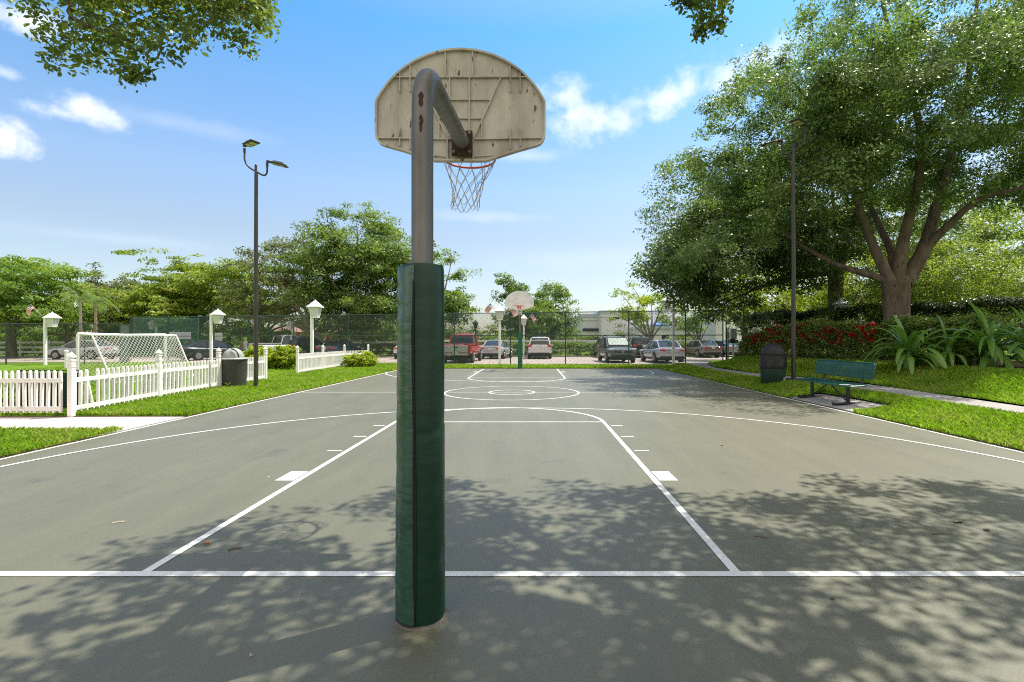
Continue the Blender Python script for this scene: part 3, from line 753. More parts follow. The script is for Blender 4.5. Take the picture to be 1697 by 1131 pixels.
def picket_fence(posts, label, spacing, skip=None):
    p0 = posts[0]
    t = thing('picket_fence', label, 'fence', (p0[0], p0[1], .015), 0, 'white picket fences')
    for i, p in enumerate(posts):
        o = bpy.data.objects.new('post', pme); COL.objects.link(o); o.parent = t; o.location = (p[0] - p0[0], p[1] - p0[1], 0)
        c = bpy.data.objects.new('post_cap', cme); COL.objects.link(c); c.parent = o
    for i, (a, c) in enumerate(zip(posts, posts[1:])):
        a = Vector((a[0] - p0[0], a[1] - p0[1], 0)); c = Vector((c[0] - p0[0], c[1] - p0[1], 0)); d = c - a; ln_ = d.length; u = d / ln_; rz = math.atan2(d.y, d.x)
        b = MB(); m = (a + c) / 2
        for zc in (.145, .675): b.box((m.x, m.y, zc), (ln_ - .10, .042, .082), rz=rz, bev=.005)
        b.build('rail', m_vwhite, t)
        n = int((ln_ - .12) / spacing); q = MB(); off = (ln_ - n * spacing) / 2
        for k in range(n + 1):
            if skip == (i, k): continue
            s_ = off + k * spacing + R.uniform(-.005, .005); picket(q, a.x + u.x * s_, a.y + u.y * s_, .075, .86 + R.uniform(-.006, .006), .038, .022 + .024, rz, R.uniform(-.018, .018))
        q.build('picket_panel', m_vwhite, t)
    return t
fA = picket_fence([(-8.72, 9.47), (-10.9, 9.44), (-13.0, 9.42)], 'short white picket fence along the pale path at the far left', .112)
fB = picket_fence([(-8.60, 9.47), (-9.00, 12.24), (-9.20, 14.9), (-9.32, 17.75)], 'white picket fence with a loose slanting picket, between path and dark light post', .155, skip=(0, 3))
# start post of A coincides with the corner: shift A's first post away
for ch in [c for c in fA.children if c.name.startswith('post')][:1]:
    for g2 in list(ch.children): bpy.data.objects.remove(g2)
    bpy.data.objects.remove(ch)
q = MB(); picket(q, .0, .0, -.6, .15, .038, .04, math.atan2(2.77, -.40), -.0)
lp = q.build('picket', m_vwhite, fB); lp['label'] = 'loose picket slanting from the top rail'
lp.location = (-.40 * .15, 2.77 * .15, .62); lp.rotation_euler = (0, 0, 0)
dd = Vector((-.40, 2.77, 0)).normalized(); lp.rotation_mode = 'QUATERNION'
lp.rotation_quaternion = Matrix.Rotation(math.radians(16), 3, Vector((dd.y, -dd.x, 0))).to_quaternion()
fC = picket_fence([(-9.66, 20.9), (-9.80, 23.8), (-9.86, 26.7), (-9.35, 29.0)], 'white picket fence section beyond the gap, ending at a rounded shrub', .15)

# ------------------------------------------------------------------ bins and bench
t = thing('trash_bin', 'dark ribbed trash bin with grey dome lid beside the picket fence', 'trash bin', (wx(388, 15.3), 15.3, .015), 0, 'trash bins')
b = MB(); b.lathe([(.29, 0), (.325, .03), (.34, .4), (.355, .80), (.36, .84), (.34, .86)], seg=28); bd = b.build('body', m_bindark, t)
b = MB()
b.box((-.03, -.345, .14), (.09, .012, .016), M=Matrix.Rotation(.6, 3, 'Y')); b.box((.05, -.345, .14), (.09, .012, .016), M=Matrix.Rotation(-.6, 3, 'Y'))
b.build('emblem', m_signg, bd)
b = MB(); b.lathe([(.37, 0), (.385, .02), (.36, .05), (.30, .055)], (0, 0, .845), 28)
for i in range(1): pass
prof = [(.29 * math.cos(a * PI / 2 / 8), .30 * math.sin(a * PI / 2 / 8)) for a in range(8)] + [(.01, .30)]
b.lathe(prof, (-.02, 0, .895), 28); ld = b.build('lid', m_dome, t)
b = MB(); b.tube([(.02 + .27 * math.cos(a) * .9, -.21 + .0 * a, .90 + .27 * math.sin(a)) for a in [i * PI / 12 * .5 + .05 for i in range(12)]], .02, 8)
vs = [(.15, -.245, .93)]; 
b.lathe([(.10, 0), (.09, .03)], (0, 0, 0), 16); b.v = b.v[:12 * 8]; b.f = [f for f in b.f if max(f) < 96]; b.m = b.m[:len(b.f)]; b.smooth = b.smooth[:len(b.f)]
b.build('opening', m_blackplastic, ld)
t = thing('trash_bin', 'green trash bin with black bag folded over its rim, beside the bench', 'trash bin', (wx(1281, 15.0), 15.0, .16), 0, 'trash bins')
b = MB(); b.lathe([(.31, 0), (.335, .03), (.345, .5), (.355, .80)], seg=28)
bd = b.build('body', m_bingreen, t)
b = MB()   # worn pale sticker: three bars and a frame
for zz in (.07, .13, .19): b.box((.20, -.302, zz), (.085, .006, .018), rz=.6)
b.box((.165, -.322, .13), (.016, .006, .14), rz=.6); b.build('sticker', m_signw, bd)
b = MB(); vs = []; fs = []; NA = 48; Z_ = [.44, .50, .56, .62, .68, .74, .80, .84]
for j, z in enumerate(Z_):
    for i in range(NA):
        a = 2 * PI * i / NA; r = .368 + .004 * math.sin(a * 13 + j * .9) + .003 * math.sin(a * 7 - j * 1.1) - (.012 if j == 0 else 0)
        vs.append((r * math.cos(a), r * math.sin(a), z + (.015 * math.sin(a * 3 + 1) + .008 * math.sin(a * 7) if j < 2 else 0)))
for j in range(len(Z_) - 1):
    for i in range(NA): fs.append((j * NA + i, j * NA + (i + 1) % NA, (j + 1) * NA + (i + 1) % NA, (j + 1) * NA + i))
b.add(vs, fs, 0, True); b.build('bag', m_bag, t)
b = MB(); b.lathe([(.375, .0), (.385, .03), (.33, .05)] + [(.315 * math.cos(a * PI / 2 / 9), .05 + .315 * math.sin(a * PI / 2 / 9)) for a in range(9)] + [(.01, .365)], (0, 0, .835), 28)
b.build('lid', m_blackplastic, t)

t = thing('park_bench', 'green perforated metal bench with black legs on a concrete slab', 'bench', (6.74, 11.62, .045), 0)
def rounded_panel(b, ax, c, w_, l_, th, r, N_=8, holes=None):
    pass
def perf_panel(name, parent, origin, ux, uy, wd, ln_, mat, curve):
    """perforated panel: grid of bars with round-cornered frame. ux across (width), uy along bench"""
    b = MB(); nx, ny = int(wd / .024), int(ln_ / .024)
    ux = Vector(ux); uy = Vector(uy); nn = ux.cross(uy).normalized(); o = Vector(origin)
    def P(u, v): return o + ux * (u * wd) + uy * (v * ln_) + nn * curve(u)
    for i in range(nx + 1):
        u = i / nx; p = P(u, 0.01); q = P(u, .99); m = (p + q) / 2; dx = ux * .0068
        b.add([p - dx + nn * .001, p + dx + nn * .001, q + dx + nn * .001, q - dx + nn * .001], [(0, 1, 2, 3)])
    for j in range(ny + 1):
        v = j / ny; K = 8
        for k in range(K):
            p = P(.01 + .98 * k / K, v); q = P(.01 + .98 * (k + 1) / K, v); dy = uy * .0068
            b.add([p - dy, p + dy, q + dy, q - dy], [(0, 1, 2, 3)])
    pn = b.build(name, mat, parent)
    s = pn.modifiers.new('thick', 'SOLIDIFY'); s.thickness = .003
    f = MB(); pts = []; rc = .10; 
    for (cu, cv, a0) in ((wd - rc, ln_ - rc, 0), (rc, ln_ - rc, 90), (rc, rc, 180), (wd - rc, rc, 270)):
        for k in range(7):
            a = math.radians(a0 + 15 * k); U = (cu + rc * math.cos(a)) / wd; V = (cv + rc * math.sin(a)) / ln_
            pts.append(P(U, V))
    pts.append(pts[0]); f.tube(pts, .016, 8, cap=False); f.build('frame', mat, pn)
    return pn
perf_panel('seat', t, (-.16, -1.08, .455), (1, 0, 0), (0, 1, 0), .42, 2.16, m_bench, lambda u: -.02 * math.sin(PI * u) - .03 * (1 - u) ** 4)
bx, bz_ = .45, .60
perf_panel('backrest', t, (.36, -1.08, .585), (.22, 0, .975), (0, 1, 0), .33, 2.16, m_bench, lambda u: .015 * math.sin(PI * u))
for yy in (-.70, .70):
    b = MB(); b.tube([(.08, yy, .02), (.08, yy, .44)], .038, 14); b.tube([(-.26, yy, .03), (.40, yy, .03)], .034, 12)
    b.box((.06, yy, .425), (.40, .055, .05), bev=.01); lg = b.build('leg', m_benchleg, t)
    b = MB(); b.tube([(.10, yy, .415), (.28, yy, .40), (.38, yy, .50), (.45, yy, .80)], .024, 10); b.build('back_bracket', m_benchleg, t)
b = MB(); b.tube([(.08, -.67, .07), (.08, -.03, .415)], .015, 8); b.tube([(.08, .67, .07), (.08, .03, .415)], .015, 8); b.build('brace', m_benchleg, t)

# ------------------------------------------------------------------ soccer goal
LF, LB, RB, RF = Vector((-14.5, 16.2, .02)), Vector((-13.7, 16.6, .02)), Vector((-13.0, 19.5, .02)), Vector((-13.8, 19.1, .02))
t = thing('soccer_goal', 'white soccer goal with net on the lawn behind the picket fence', 'soccer goal', tuple(LF))
r0 = lambda v: v - LF
up = Vector((0, 0, 1.62)); TL = r0(LF) + up; TR = r0(RF) + up; TLb = TL + (LB - LF) * .38 + Vector((0, 0, -.02)); TRb = TR + (RB - RF) * .38 + Vector((0, 0, -.02))
for a, c in ((r0(LF), TL), (r0(RF), TR)):
    b = MB(); b.tube([a, c], .05, 14); b.build('goal_post', m_white, t)
b = MB(); b.tube([TL, (TL + TR) / 2 + Vector((0, 0, -.03)), TR], .05, 14); b.build('crossbar', m_white, t)
for a, c, d in ((TL, TLb, r0(LB)), (TR, TRb, r0(RB))):
    b = MB(); b.tube([a, c, c + (d - c) * .06, d], .028, 10); b.build('back_stay', m_white, t)
b = MB(); b.tube([r0(LF), r0(LB)], .028, 8); b.tube([r0(RF), r0(RB)], .028, 8); b.tube([r0(LB), r0(RB)], .028, 8); b.build('ground_bar', m_white, t)
b = MB()
def netpatch(A, B, C, D, nu, nv, sag=.0):
    """A-B top edge, D-C bottom edge; diamond net"""
    def P(u, v):
        p = (A * (1 - u) + B * u) * (1 - v) + (D * (1 - u) + C * u) * v
        return p + Vector((.6 * sag, -.3 * sag, -sag)) * math.sin(PI * u) * math.sin(PI * v)
    for i in range(nu):
        for j in range(nv):
            a = P((i + .5) / nu, j / nv); l_ = P(i / nu, (j + .5) / nv); r_ = P((i + 1) / nu, (j + .5) / nv); d = P((i + .5) / nu, (j + 1) / nv)
            for p, q_ in ((a, l_), (a, r_), (l_, d), (r_, d)):
                b.tube([p, q_], .0055, 3, cap=False)
netpatch(TLb, TRb, r0(RB), r0(LB), 24, 14, .12); netpatch(TL, TR, TRb, TLb, 24, 3)
netpatch(TR, TRb, r0(RB), r0(RF), 5, 14, .03); netpatch(TL, TLb, r0(LB), r0(LF), 5, 14, .03)
b.build('net', m_netw, t)

# ------------------------------------------------------------------ chain link fences
def fence_panel(mb, a, c, h, pitch, r):
    a = Vector((a[0], a[1])); c = Vector((c[0], c[1])); ln_ = (c - a).length; u = (c - a) / ln_
    n = Vector((-u.y, u.x))
    def seg(s0, z0, s1, z1, off):
        p = a + u * s0 + n * off; q = a + u * s1 + n * off
        mb.append(((p.x, p.y, z0), (q.x, q.y, z1)))
    s = -h
    while s < ln_:
        for sg in (1, -1):
            if sg == 1: s0, z0, s1, z1 = s, 0.0, s + h, h
            else: s0, z0, s1, z1 = s + h, 0.0, s, h
            lo, hi = (s0, z0), (s1, z1)
            pts = []
            for (ss, zz) in (lo, hi):
                if ss < 0: zz = zz + (0 - ss) * ((z1 - z0) / (s1 - s0)); ss = 0
                if ss > ln_: zz = zz + (ln_ - ss) * ((z1 - z0) / (s1 - s0)); ss = ln_
                pts.append((ss, zz))
            if abs(pts[0][0] - pts[1][0]) > .02: seg(pts[0][0], pts[0][1] + .04, pts[1][0], pts[1][1] + .04, .004 * sg)
        s += pitch
def wires(segs, r):
    A = np.array([s[0] for s in segs]); B = np.array([s[1] for s in segs]); d = B - A; d /= np.linalg.norm(d, axis=1)[:, None]
    up_ = np.array([0, 0, 1.0]); u = np.cross(d, up_); u /= np.linalg.norm(u, axis=1)[:, None]; v = np.cross(d, u)
    Q = []
    ang = [0, 2 * PI / 3, 4 * PI / 3]; o = [u * math.cos(a) * r + v * math.sin(a) * r for a in ang]
    for k in range(3):
        k2 = (k + 1) % 3; q_ = np.stack([A + o[k], A + o[k2], B + o[k2], B + o[k]], 1); Q.append(q_)
    return np.concatenate(Q).reshape(-1, 3)
def chain_fence(label, pts, h, mids, mat, pmat, pitch=.075, r=.0056, endcaps=True):
    p0 = pts[0]; t = thing('chain_link_fence', label, 'fence', (p0[0], p0[1], -.005), 0, 'chain link fences')
    loc = [(p[0] - p0[0], p[1] - p0[1]) for p in pts]
    for p in loc:
        b = MB(); b.tube([(p[0], p[1], 0), (p[0], p[1], h + .03)], .034, 10); b.lathe([(.04, 0), (.04, .03), (.012, .06)], (p[0], p[1], h + .02), 10); b.build('post', pmat, t)
    for z in [h] + mids:
        b = MB()
        b.tube([(p[0], p[1], z) for p in loc], .024, 8); b.build('rail', pmat, t)
    segs = []
    for a, c in zip(loc, loc[1:]): fence_panel(segs, a, c, h - .05, pitch, r)
    np_mesh('wire_mesh', wires(segs, r), 4, mat, t)
    return t
def fl_pt(px):
    k = (px - CX) / F; Y = 29.7 / (1 + .2211 * k); return (k * Y, Y)
chain_fence('long tall dark green chain link fence across the far end of the court', [fl_pt(p) for p in (217, 279, 343, 411, 486, 577, 664, 753, 846, 937, 1042, 1136, 1198)], 3.06, [1.72], m_chain, m_fpost)
# left lower fence along the lawn
chain_fence('lower green chain link fence along the lawn at the left edge', [(-52, 29.0), (-38.5, 29.4), (wx(10, 29.8), 29.8), (wx(76, 30.0), 30.0), (wx(140, 30.2), 30.2), (wx(199, 30.4), 30.4), (wx(214, 33.0), 33.0)], 2.42, [], m_chain, m_fpost, .08)
chain_fence('bright green chain link enclosure behind the soccer goal', [(wx(222, 40), 40.0), (wx(262, 40.4), 40.4), (wx(329, 40.8), 40.8)], 3.15, [1.5], m_chaing, m_chaing, .07, .008)
# gate and tall end post at the right
ga, gb = fl_pt(1205), fl_pt(1234)
t = thing('gate', 'open dark green chain link gate at the right end of the fence', 'gate', (ga[0], ga[1] + .15, 0))
gx, gy = gb[0] - ga[0], gb[1] - ga[1]
b = MB(); b.tube([(0, 0, 0), (0, 0, 2.45)], .03, 10); b.tube([(gx, gy, 0), (gx, gy, 3.25)], .038, 10)
b.build('gate_post', m_fpost, t)
b = MB(); b.tube([(.0, .0, 3.08), (gx, gy, 3.08)], .022, 8); b.tube([(-.3, .0, 3.07), (.0, .0, 3.08)], .022, 8); b.build('header_rail', m_fpost, t)
b = MB(); e = (.42, .75)
b.tube([(.05, .05, .15), (e[0], e[1], .15), (e[0], e[1], 2.15), (.05, .05, 2.15), (.05, .05, .15)], .02, 8, cap=False); b.tube([(.05, .05, 1.2), (e[0], e[1], 1.2)], .018, 8)
lf = b.build('gate_leaf', m_fpost, t)
sg = []; fence_panel(sg, (.05, .05), e, 1.95, .075, .004); np_mesh('wire_mesh', wires([((a[0], a[1], a[2] + .1), (c[0], c[1], c[2] + .1)) for a, c in sg], .004), 4, m_chain, lf)
t = thing('utility_box', 'grey green utility box on a post beside the gate', 'utility box', (wx(1215, 29.6), 29.6, 0))
b = MB(); b.tube([(0, 0, 0), (0, 0, 1.5)], .05, 10); b.build('post', m_util, t)
b = MB(); b.box((0, 0, 1.82), (.36, .24, .66), bev=.02); b.box((0, -.125, 1.82), (.30, .012, .58)); b.box((.11, -.137, 1.8), (.03, .014, .10)); b.build('cabinet', m_util, t)
b = MB(); b.box((0, -.02, 1.38), (.46, .34, .22), bev=.03); b.build('cover', m_blackplastic, t)

# ------------------------------------------------------------------ white lantern posts and flags
def lantern_proto():
    """lantern head, origin under its roof apex, roof 0.80 wide"""
    r = MB(); r.lathe([(.42, 0), (.42, .03), (.30, .12), (.12, .27), (.03, .31)], (0, 0, .0), 4, sm=False, sq=True)
    r.lathe([(.05, .29), (.05, .33), (.012, .37)], (0, 0, 0), 8)
    g_ = MB(); g_.lathe([(.19, -.46), (.30, -.02), (.30, 0)], (0, 0, 0), 4, sm=False, sq=True)
    f = MB()
    for k in range(4):
        a = PI / 4 + k * PI / 2; c, s_ = math.cos(a), math.sin(a)
        f.tube([(.195 * c, .195 * s_, -.47), (.305 * c, .305 * s_, 0)], .018, 4)
        a2 = k * PI / 2; f.tube([(.135 * math.cos(a2), .135 * math.sin(a2), -.46), (.215 * math.cos(a2), .215 * math.sin(a2), 0)], .009, 4)
    f.lathe([(.21, -.50), (.22, -.455)], (0, 0, 0), 4, sm=False, sq=True)
    return r, g_, f
lr, lg_, lf_ = lantern_proto()
LANT = [x.build(n, m) for x, n, m in ((lr, 'lantern_roof', m_white), (lg_, 'lantern_glass', m_lglass), (lf_, 'lantern_frame', m_white))]
LME = [o.data for o in LANT]
for o in LANT: bpy.data.objects.remove(o)
LME_B = [m.copy() for m in LME]
for m in LME_B: m.materials[0] = m_blackplastic
def lamp_post(px, Y, ytop, off, label, blk=False, sc=1.0, base=0.0, hang=True):
    """px = post, off = lantern offset (+ right) in metres"""
    top = wz(ytop, Y); x = wx(px, Y)
    t = thing('lamp_post', label, 'lamp post', (x, Y, base), 0, 'lantern lamp posts around the court and car park')
    top -= base
    b = MB(); ph = top - .30 * sc
    b.box((0, 0, ph / 2), (.13 * sc, .13 * sc, ph), bev=.01)
    if abs(off) > .01: b.box((off / 2, 0, ph - .10), (abs(off), .07, .06)); b.tube([(0, 0, ph - .45), (off * .8, 0, ph - .12)], .02, 6)
    b.build('post', m_blackplastic if blk else m_white, t)
    ln0 = bpy.data.objects.new('lantern', None); 
    bpy.data.objects.remove(ln0)
    first = None
    for me, nm in zip(LME_B if blk else LME, ('lantern_roof', 'lantern_glass', 'lantern_frame')):
        o = bpy.data.objects.new(nm, me); COL.objects.link(o)
        if first is None: o.parent = t; o.location = (off, 0, top - .37 * sc); o.scale = (sc,) * 3; first = o
        else: o.parent = first
    return t
def flag(x, y, z, ang, rz, label, wave=0.0, L_=.44, W_=.30):
    t = thing('small_flag', label, 'flag', (x, y, z), rz, 'small striped flags on the lamp posts')
    b = MB(); d = Vector((math.cos(ang), 0, math.sin(ang))); b.tube([(0, 0, 0), tuple(d * .95)], .010, 6); b.build('staff', m_twigpale, t)
    f = MB(); nx, ny = 14, 13; pn = Vector((d.z, 0, -d.x))
    if pn.x < 0 and ang < PI / 2: pn = -pn
    if ang > PI / 2 and pn.x > 0: pn = -pn
    vs = []
    for i in range(nx + 1):
        for j in range(ny + 1):
            u, v = i / nx, j / ny
            p = d * (.93 - W_ * v) + pn * (u * L_) + Vector((0, .05 * math.sin(u * 7 + v * 2 + wave), -.16 * u * u))
            vs.append(tuple(p))
    for i in range(nx):
        for j in range(ny):
            mi = 0 if j % 2 == 0 else 1
            if i < 6 and j < 7: mi = 2 if not ((i + j) % 2 == 0 and (i * 3 + j) % 4 == 0) else 1
            f.add([vs[i * 14 + j], vs[(i + 1) * 14 + j], vs[(i + 1) * 14 + j + 1], vs[i * 14 + j + 1]], [(0, 1, 2, 3)], mi, True)
    f.build('cloth', [m_red, m_fwhite, m_fblue], t)
lamp_post(75, 29.0, 517, .40, 'white lantern post with a small flag on the lawn at far left')
lamp_post(259, 46, 530, -.35, 'white lantern post seen above the soccer goal, lantern on its left')
lamp_post(350, 29.9, 512, .40, 'white lantern post near the dark sedan, left of the dark light post', base=0)
lamp_post(401, 56, 534, .35, 'small white lantern post just left of the dark light post', sc=.9)
lamp_post(486, 44, 530, -.30, 'white lantern post behind the white pickup')
lamp_post(517, 24.2, 497, .16, 'tallest white lantern post, rising behind the second picket fence section')
lamp_post(553, 78, 546, -.35, 'tiny distant white lantern post left of the padded pole', sc=.9)
lamp_post(828, 29.4, 506, .0, 'white lantern post with two flags left of the far hoop')
lamp_post(868, 40, 521, .0, 'white lantern post with flag hidden behind the far hoop pole')
lamp_post(788, 46, 530, .0, 'black lantern post standing behind the red pickup', blk=True, sc=.9)
lamp_post(1050, 58, 522, .0, 'white lantern post before the lilac building', sc=.9)
lamp_post(1116, 29.0, 489, -.36, 'white lantern post in front of the silver sedan')
lamp_post(1192, 60, 540, .0, 'white lantern post near the small tree by the gate', sc=.8)
lamp_post(1281, 33, 512, .0, 'white lantern post whose roof peeks over the dark hedge')
lamp_post(1395, 24.5, 492, .0, 'white lantern post with flag between the oak trunks', base=.4)
lamp_post(1702, 22.0, 455, .0, 'white lantern post cut by the right edge of the picture', base=.5)
flag(wx(72, 29.0), 28.92, wz(524, 29.0), math.radians(135), 0, 'small striped flag on the lamp post at far left', .5)
flag(wx(829, 29.4), 29.3, wz(524, 29.4), math.radians(128), 0, 'small striped flag leaning left on the lamp post by the far hoop', 1)
flag(wx(830, 29.4), 29.3, wz(524, 29.4), math.radians(40), 0, 'small striped flag leaning right on the lamp post by the far hoop', 2)
flag(wx(869, 40), 39.9, wz(535, 40), math.radians(48), 0, 'small striped flag right of the far hoop pole', 3)
flag(wx(1405, 24.5), 24.4, wz(512, 24.5), math.radians(62), .3, 'small striped flag on the lamp post between the oak trunks', 4)

# ------------------------------------------------------------------ signs and small things
def sign(px, Y, y0, y1, wpx, mat, label, name='sign', shape='rect', back=None):
    x = wx(px, Y); z0, z1 = wz(y1, Y), wz(y0, Y); wd = wpx / F * Y
    t = thing(name, label, 'sign', (x, Y, 0))
    b = MB(); b.tube([(0, .03, 0), (0, .03, z1)], .025, 8); b.build('post', m_util, t)
    b = MB(); c = (z0 + z1) / 2; h = z1 - z0
    if shape == 'rect': b.box((0, 0, c), (wd, .02, h), bev=.004)
    else:
        n = 8 if shape == 'oct' else 4; rr = h / 2; off = PI / 8 if n == 8 else 0
        vs = [(rr * math.cos(2 * PI * k / n + off) * (wd / h if n == 4 else 1), yy, c + rr * math.sin(2 * PI * k / n + off)) for yy in (-.01, .01) for k in range(n)]
        b.add(vs, [list(range(n)), list(range(2 * n - 1, n - 1, -1))] + [(k, (k + 1) % n, n + (k + 1) % n, n + k) for k in range(n)])
    b.build('sign_panel', mat, t); return t
sign(362, 37.5, 552, 566, 12, m_signw, 'white sign panel behind the fence near the dark sedan')
sign(407, 42, 566, 575, 6, m_signw, 'pale sign under a lime green panel left of the dark light post')
sign(406.5, 44, 559, 565, 6, m_signg, 'lime green sign panel left of the dark light post')
sign(494, 50, 551, 560, 5, m_signr, 'red sign beside the lantern post, above the orange sign', shape='rect')
sign(493, 47, 560, 569, 9, m_signo, 'orange diamond sign left of the tallest lantern post', shape='dia')
sign(544, 52, 555, 566, 6, m_signr, 'orange red sign behind the picket fence, nearest the padded pole')
t = thing('notice_board', 'blue grey notice board in the green enclosure behind the goal', 'notice board', (wx(298, 39), 39, 0))
b = MB(); b.box((0, 0, (wz(551, 39) + wz(562, 39)) / 2), (1.66, .05, .52), bev=.01); b.build('board', m_panel, t)
for sx in (-.4, .4):
    b = MB(); b.tube([(sx, .05, 0), (sx, .05, 2.0)], .03, 8); b.build('leg', m_chaing, t)
t = thing('bollard', 'short white capped post on the lawn before the soccer goal', 'bollard', (wx(110, 24.5), 24.5, .02))
b = MB(); b.tube([(0, 0, 0), (0, 0, .86)], .07, 16); b.build('shaft', m_white, t)
b = MB(); b.lathe([(.085, 0), (.085, .05), (.03, .09)], (0, 0, .86), 16); b.build('cap', m_white, t)
t = thing('screen_panel', 'low dark green mesh screen behind the front picket fence', 'screen', (-9.6, 10.1, .02))
b = MB()
for k in range(46): b.box((-.55 + k * .025, 0, .40), (.006, .006, .76))
for k in range(30): b.box((0, .002, .04 + k * .025), (1.15, .006, .006))
b.build('mesh', m_screen, t)
b = MB(); b.tube([(-.58, 0, 0), (-.58, 0, .82), (.58, 0, .82), (.58, 0, 0)], .015, 8); b.build('frame', m_screen, t)
b = MB(); b.box((0, .02, .40), (1.12, .012, .74)); b.build('cloth', m_screen, t)

# white rail fences far behind the car park
def rail_fence(x0, x1, Y, label, zt=1.36):
    t = thing('rail_fence', label, 'fence', (x0, Y, 0), 0, 'white rail fences beyond the car park')
    n = max(2, int((x1 - x0) / 2.4)); dx = (x1 - x0) / n
    for i in range(n + 1):
        b = MB(); b.box((i * dx, 0, zt / 2 + .03), (.14, .14, zt + .06), bev=.01); b.build('post', m_white, t)
    for z in (zt - .12, zt - .55, zt - .95):
        b = MB(); b.box(((x1 - x0) / 2, -.08, z), (x1 - x0, .03, .16)); b.build('rail', m_white, t)
rail_fence(wx(-60, 44), wx(175, 44), 44.0, 'white rail fence beside the road at far left')
rail_fence(wx(585, 46), wx(664, 46), 46.0, 'white rail fence left of the padded pole above a low hedge')
rail_fence(wx(735, 46.5), wx(1215, 46.5), 46.5, 'long white rail fence behind the parked cars', 1.50)

# ------------------------------------------------------------------ buildings
def building_parts(): pass
t = thing('lilac_building', 'lilac grey two storey building with stepped parapet behind the car park', 'building', (wx(965, 74), 74, 0))
def bwall(b, x0, x1, y0, y1, z0, z1): b.box(((x0 + x1) / 2, (y0 + y1) / 2, (z0 + z1) / 2), (x1 - x0, y1 - y0, z1 - z0))
W1 = wx(992, 74) - wx(965, 74); W2 = wx(1105, 74) - wx(965, 74)
hA, hB = wz(521, 74), wz(515, 71)
b = MB(); bwall(b, 0, W1, 0, 14, 0, hA - .9); bwall(b, W1 + .001, W2, -3, 14, 0, hB - .9); b.build('wall', m_stucco, t)
b = MB(); bwall(b, -.15, W1 + .01, -.15, 14.1, hA - .9, hA - .45); bwall(b, W1 - .12, W2 + .15, -3.15, 14.2, hB - .9, hB - .45); b.build('cornice', m_stucco2, t)
b = MB(); bwall(b, -.25, W1 - .02, -.25, 14.0, hA - .45, hA); bwall(b, W1 - .22, W2 + .25, -3.25, 14.3, hB - .45, hB); b.build('parapet', m_band, t)
b = MB(); bwall(b, .1, W1 - .05, -.12, 0.02, 1.5, 2.0); b.build('base_band', m_window, t)
b = MB(); bwall(b, .05, W1 + .2, -.25, .2, 2.75, 3.15); b.build('ledge', m_blackplastic, t)
for (xa, xb, za, zb) in ((W1 + 1.6, W1 + 2.5, 4.35, 5.0), (W1 + 2.8, W1 + 3.7, 4.35, 5.0), (W1 + 5.2, W1 + 6.1, 4.35, 5.0), (W1 + 2.0, W1 + 3.2, 1.0, 2.1), (W1 + 5.0, W1 + 6.2, 1.0, 2.1)):
    f = MB(); bwall(f, xa - .08, xb + .08, -3.06, -2.99, za - .08, zb + .08); wo = f.build('window', m_stucco2, t)
    p = MB(); bwall(p, xa, xb, -3.08, -3.0, za, zb); p.build('pane', m_window, wo)
t = thing('long_building', 'long pale low building with dark openings behind the small trees', 'building', (wx(1060, 66), 66, 0))
Wl = wx(1225, 66) - wx(1060, 66); hl = wz(545, 66)
b = MB(); bwall(b, 0, Wl, 0, 12, 0, hl); b.build('wall', m_stucco2, t)
b = MB(); bwall(b, -.2, Wl + .2, -.3, 12.2, hl, hl + .28); b.build('roof', m_band, t)
for k in range(6):
    xa = .8 + k * 2.05; f = MB(); bwall(f, xa - .08, xa + 1.0, -.05, .02, .9, 2.2); wo = f.build('window', m_stucco2, t)
    p = MB(); bwall(p, xa, xa + .92, -.07, .0, .98, 2.12); p.build('pane', m_window, wo)
t = thing('white_building', 'tall pale building with small window behind the gate', 'building', (wx(1186, 58), 58, 0))
Wq = wx(1260, 58) - wx(1186, 58); hq = wz(522, 58)
b = MB(); bwall(b, 0, Wq, 0, 12, 0, hq); b.build('wall', m_stucco2, t)
b = MB(); bwall(b, -.2, Wq + .2, -.2, 12.2, hq, hq + .3); b.build('cornice', m_stucco, t)
for (pa, pb, ya, yb) in ((1203, 1210, 529, 538), (1203, 1210, 551, 560), (1226, 1233, 529, 538)):
    xa, xb = wx(pa, 58) - wx(1186, 58), wx(pb, 58) - wx(1186, 58)
    f = MB(); bwall(f, xa - .06, xb + .06, -.05, .02, wz(yb, 58) - .06, wz(ya, 58) + .06); wo = f.build('window', m_stucco, t)
    p = MB(); bwall(p, xa, xb, -.08, 0, wz(yb, 58), wz(ya, 58)); p.build('pane', m_window, wo)
t = thing('canopy_tent', 'blue peaked canopy beyond the yellow green tree', 'canopy', (wx(1095, 60), 60, 0))
b = MB(); b.lathe([(1.5, 3.1), (1.45, 3.25), (.05, 4.0)], seg=4, sm=False, sq=True); b.build('canopy_roof', M('canopy_blue', (.06, .20, .62), .6), t)
for sx in (-1.0, 1.0):
    for sy in (-1.0, 1.0):
        b = MB(); b.tube([(sx, sy, 0), (sx, sy, 3.2)], .04, 6); b.build('leg', m_white, t)
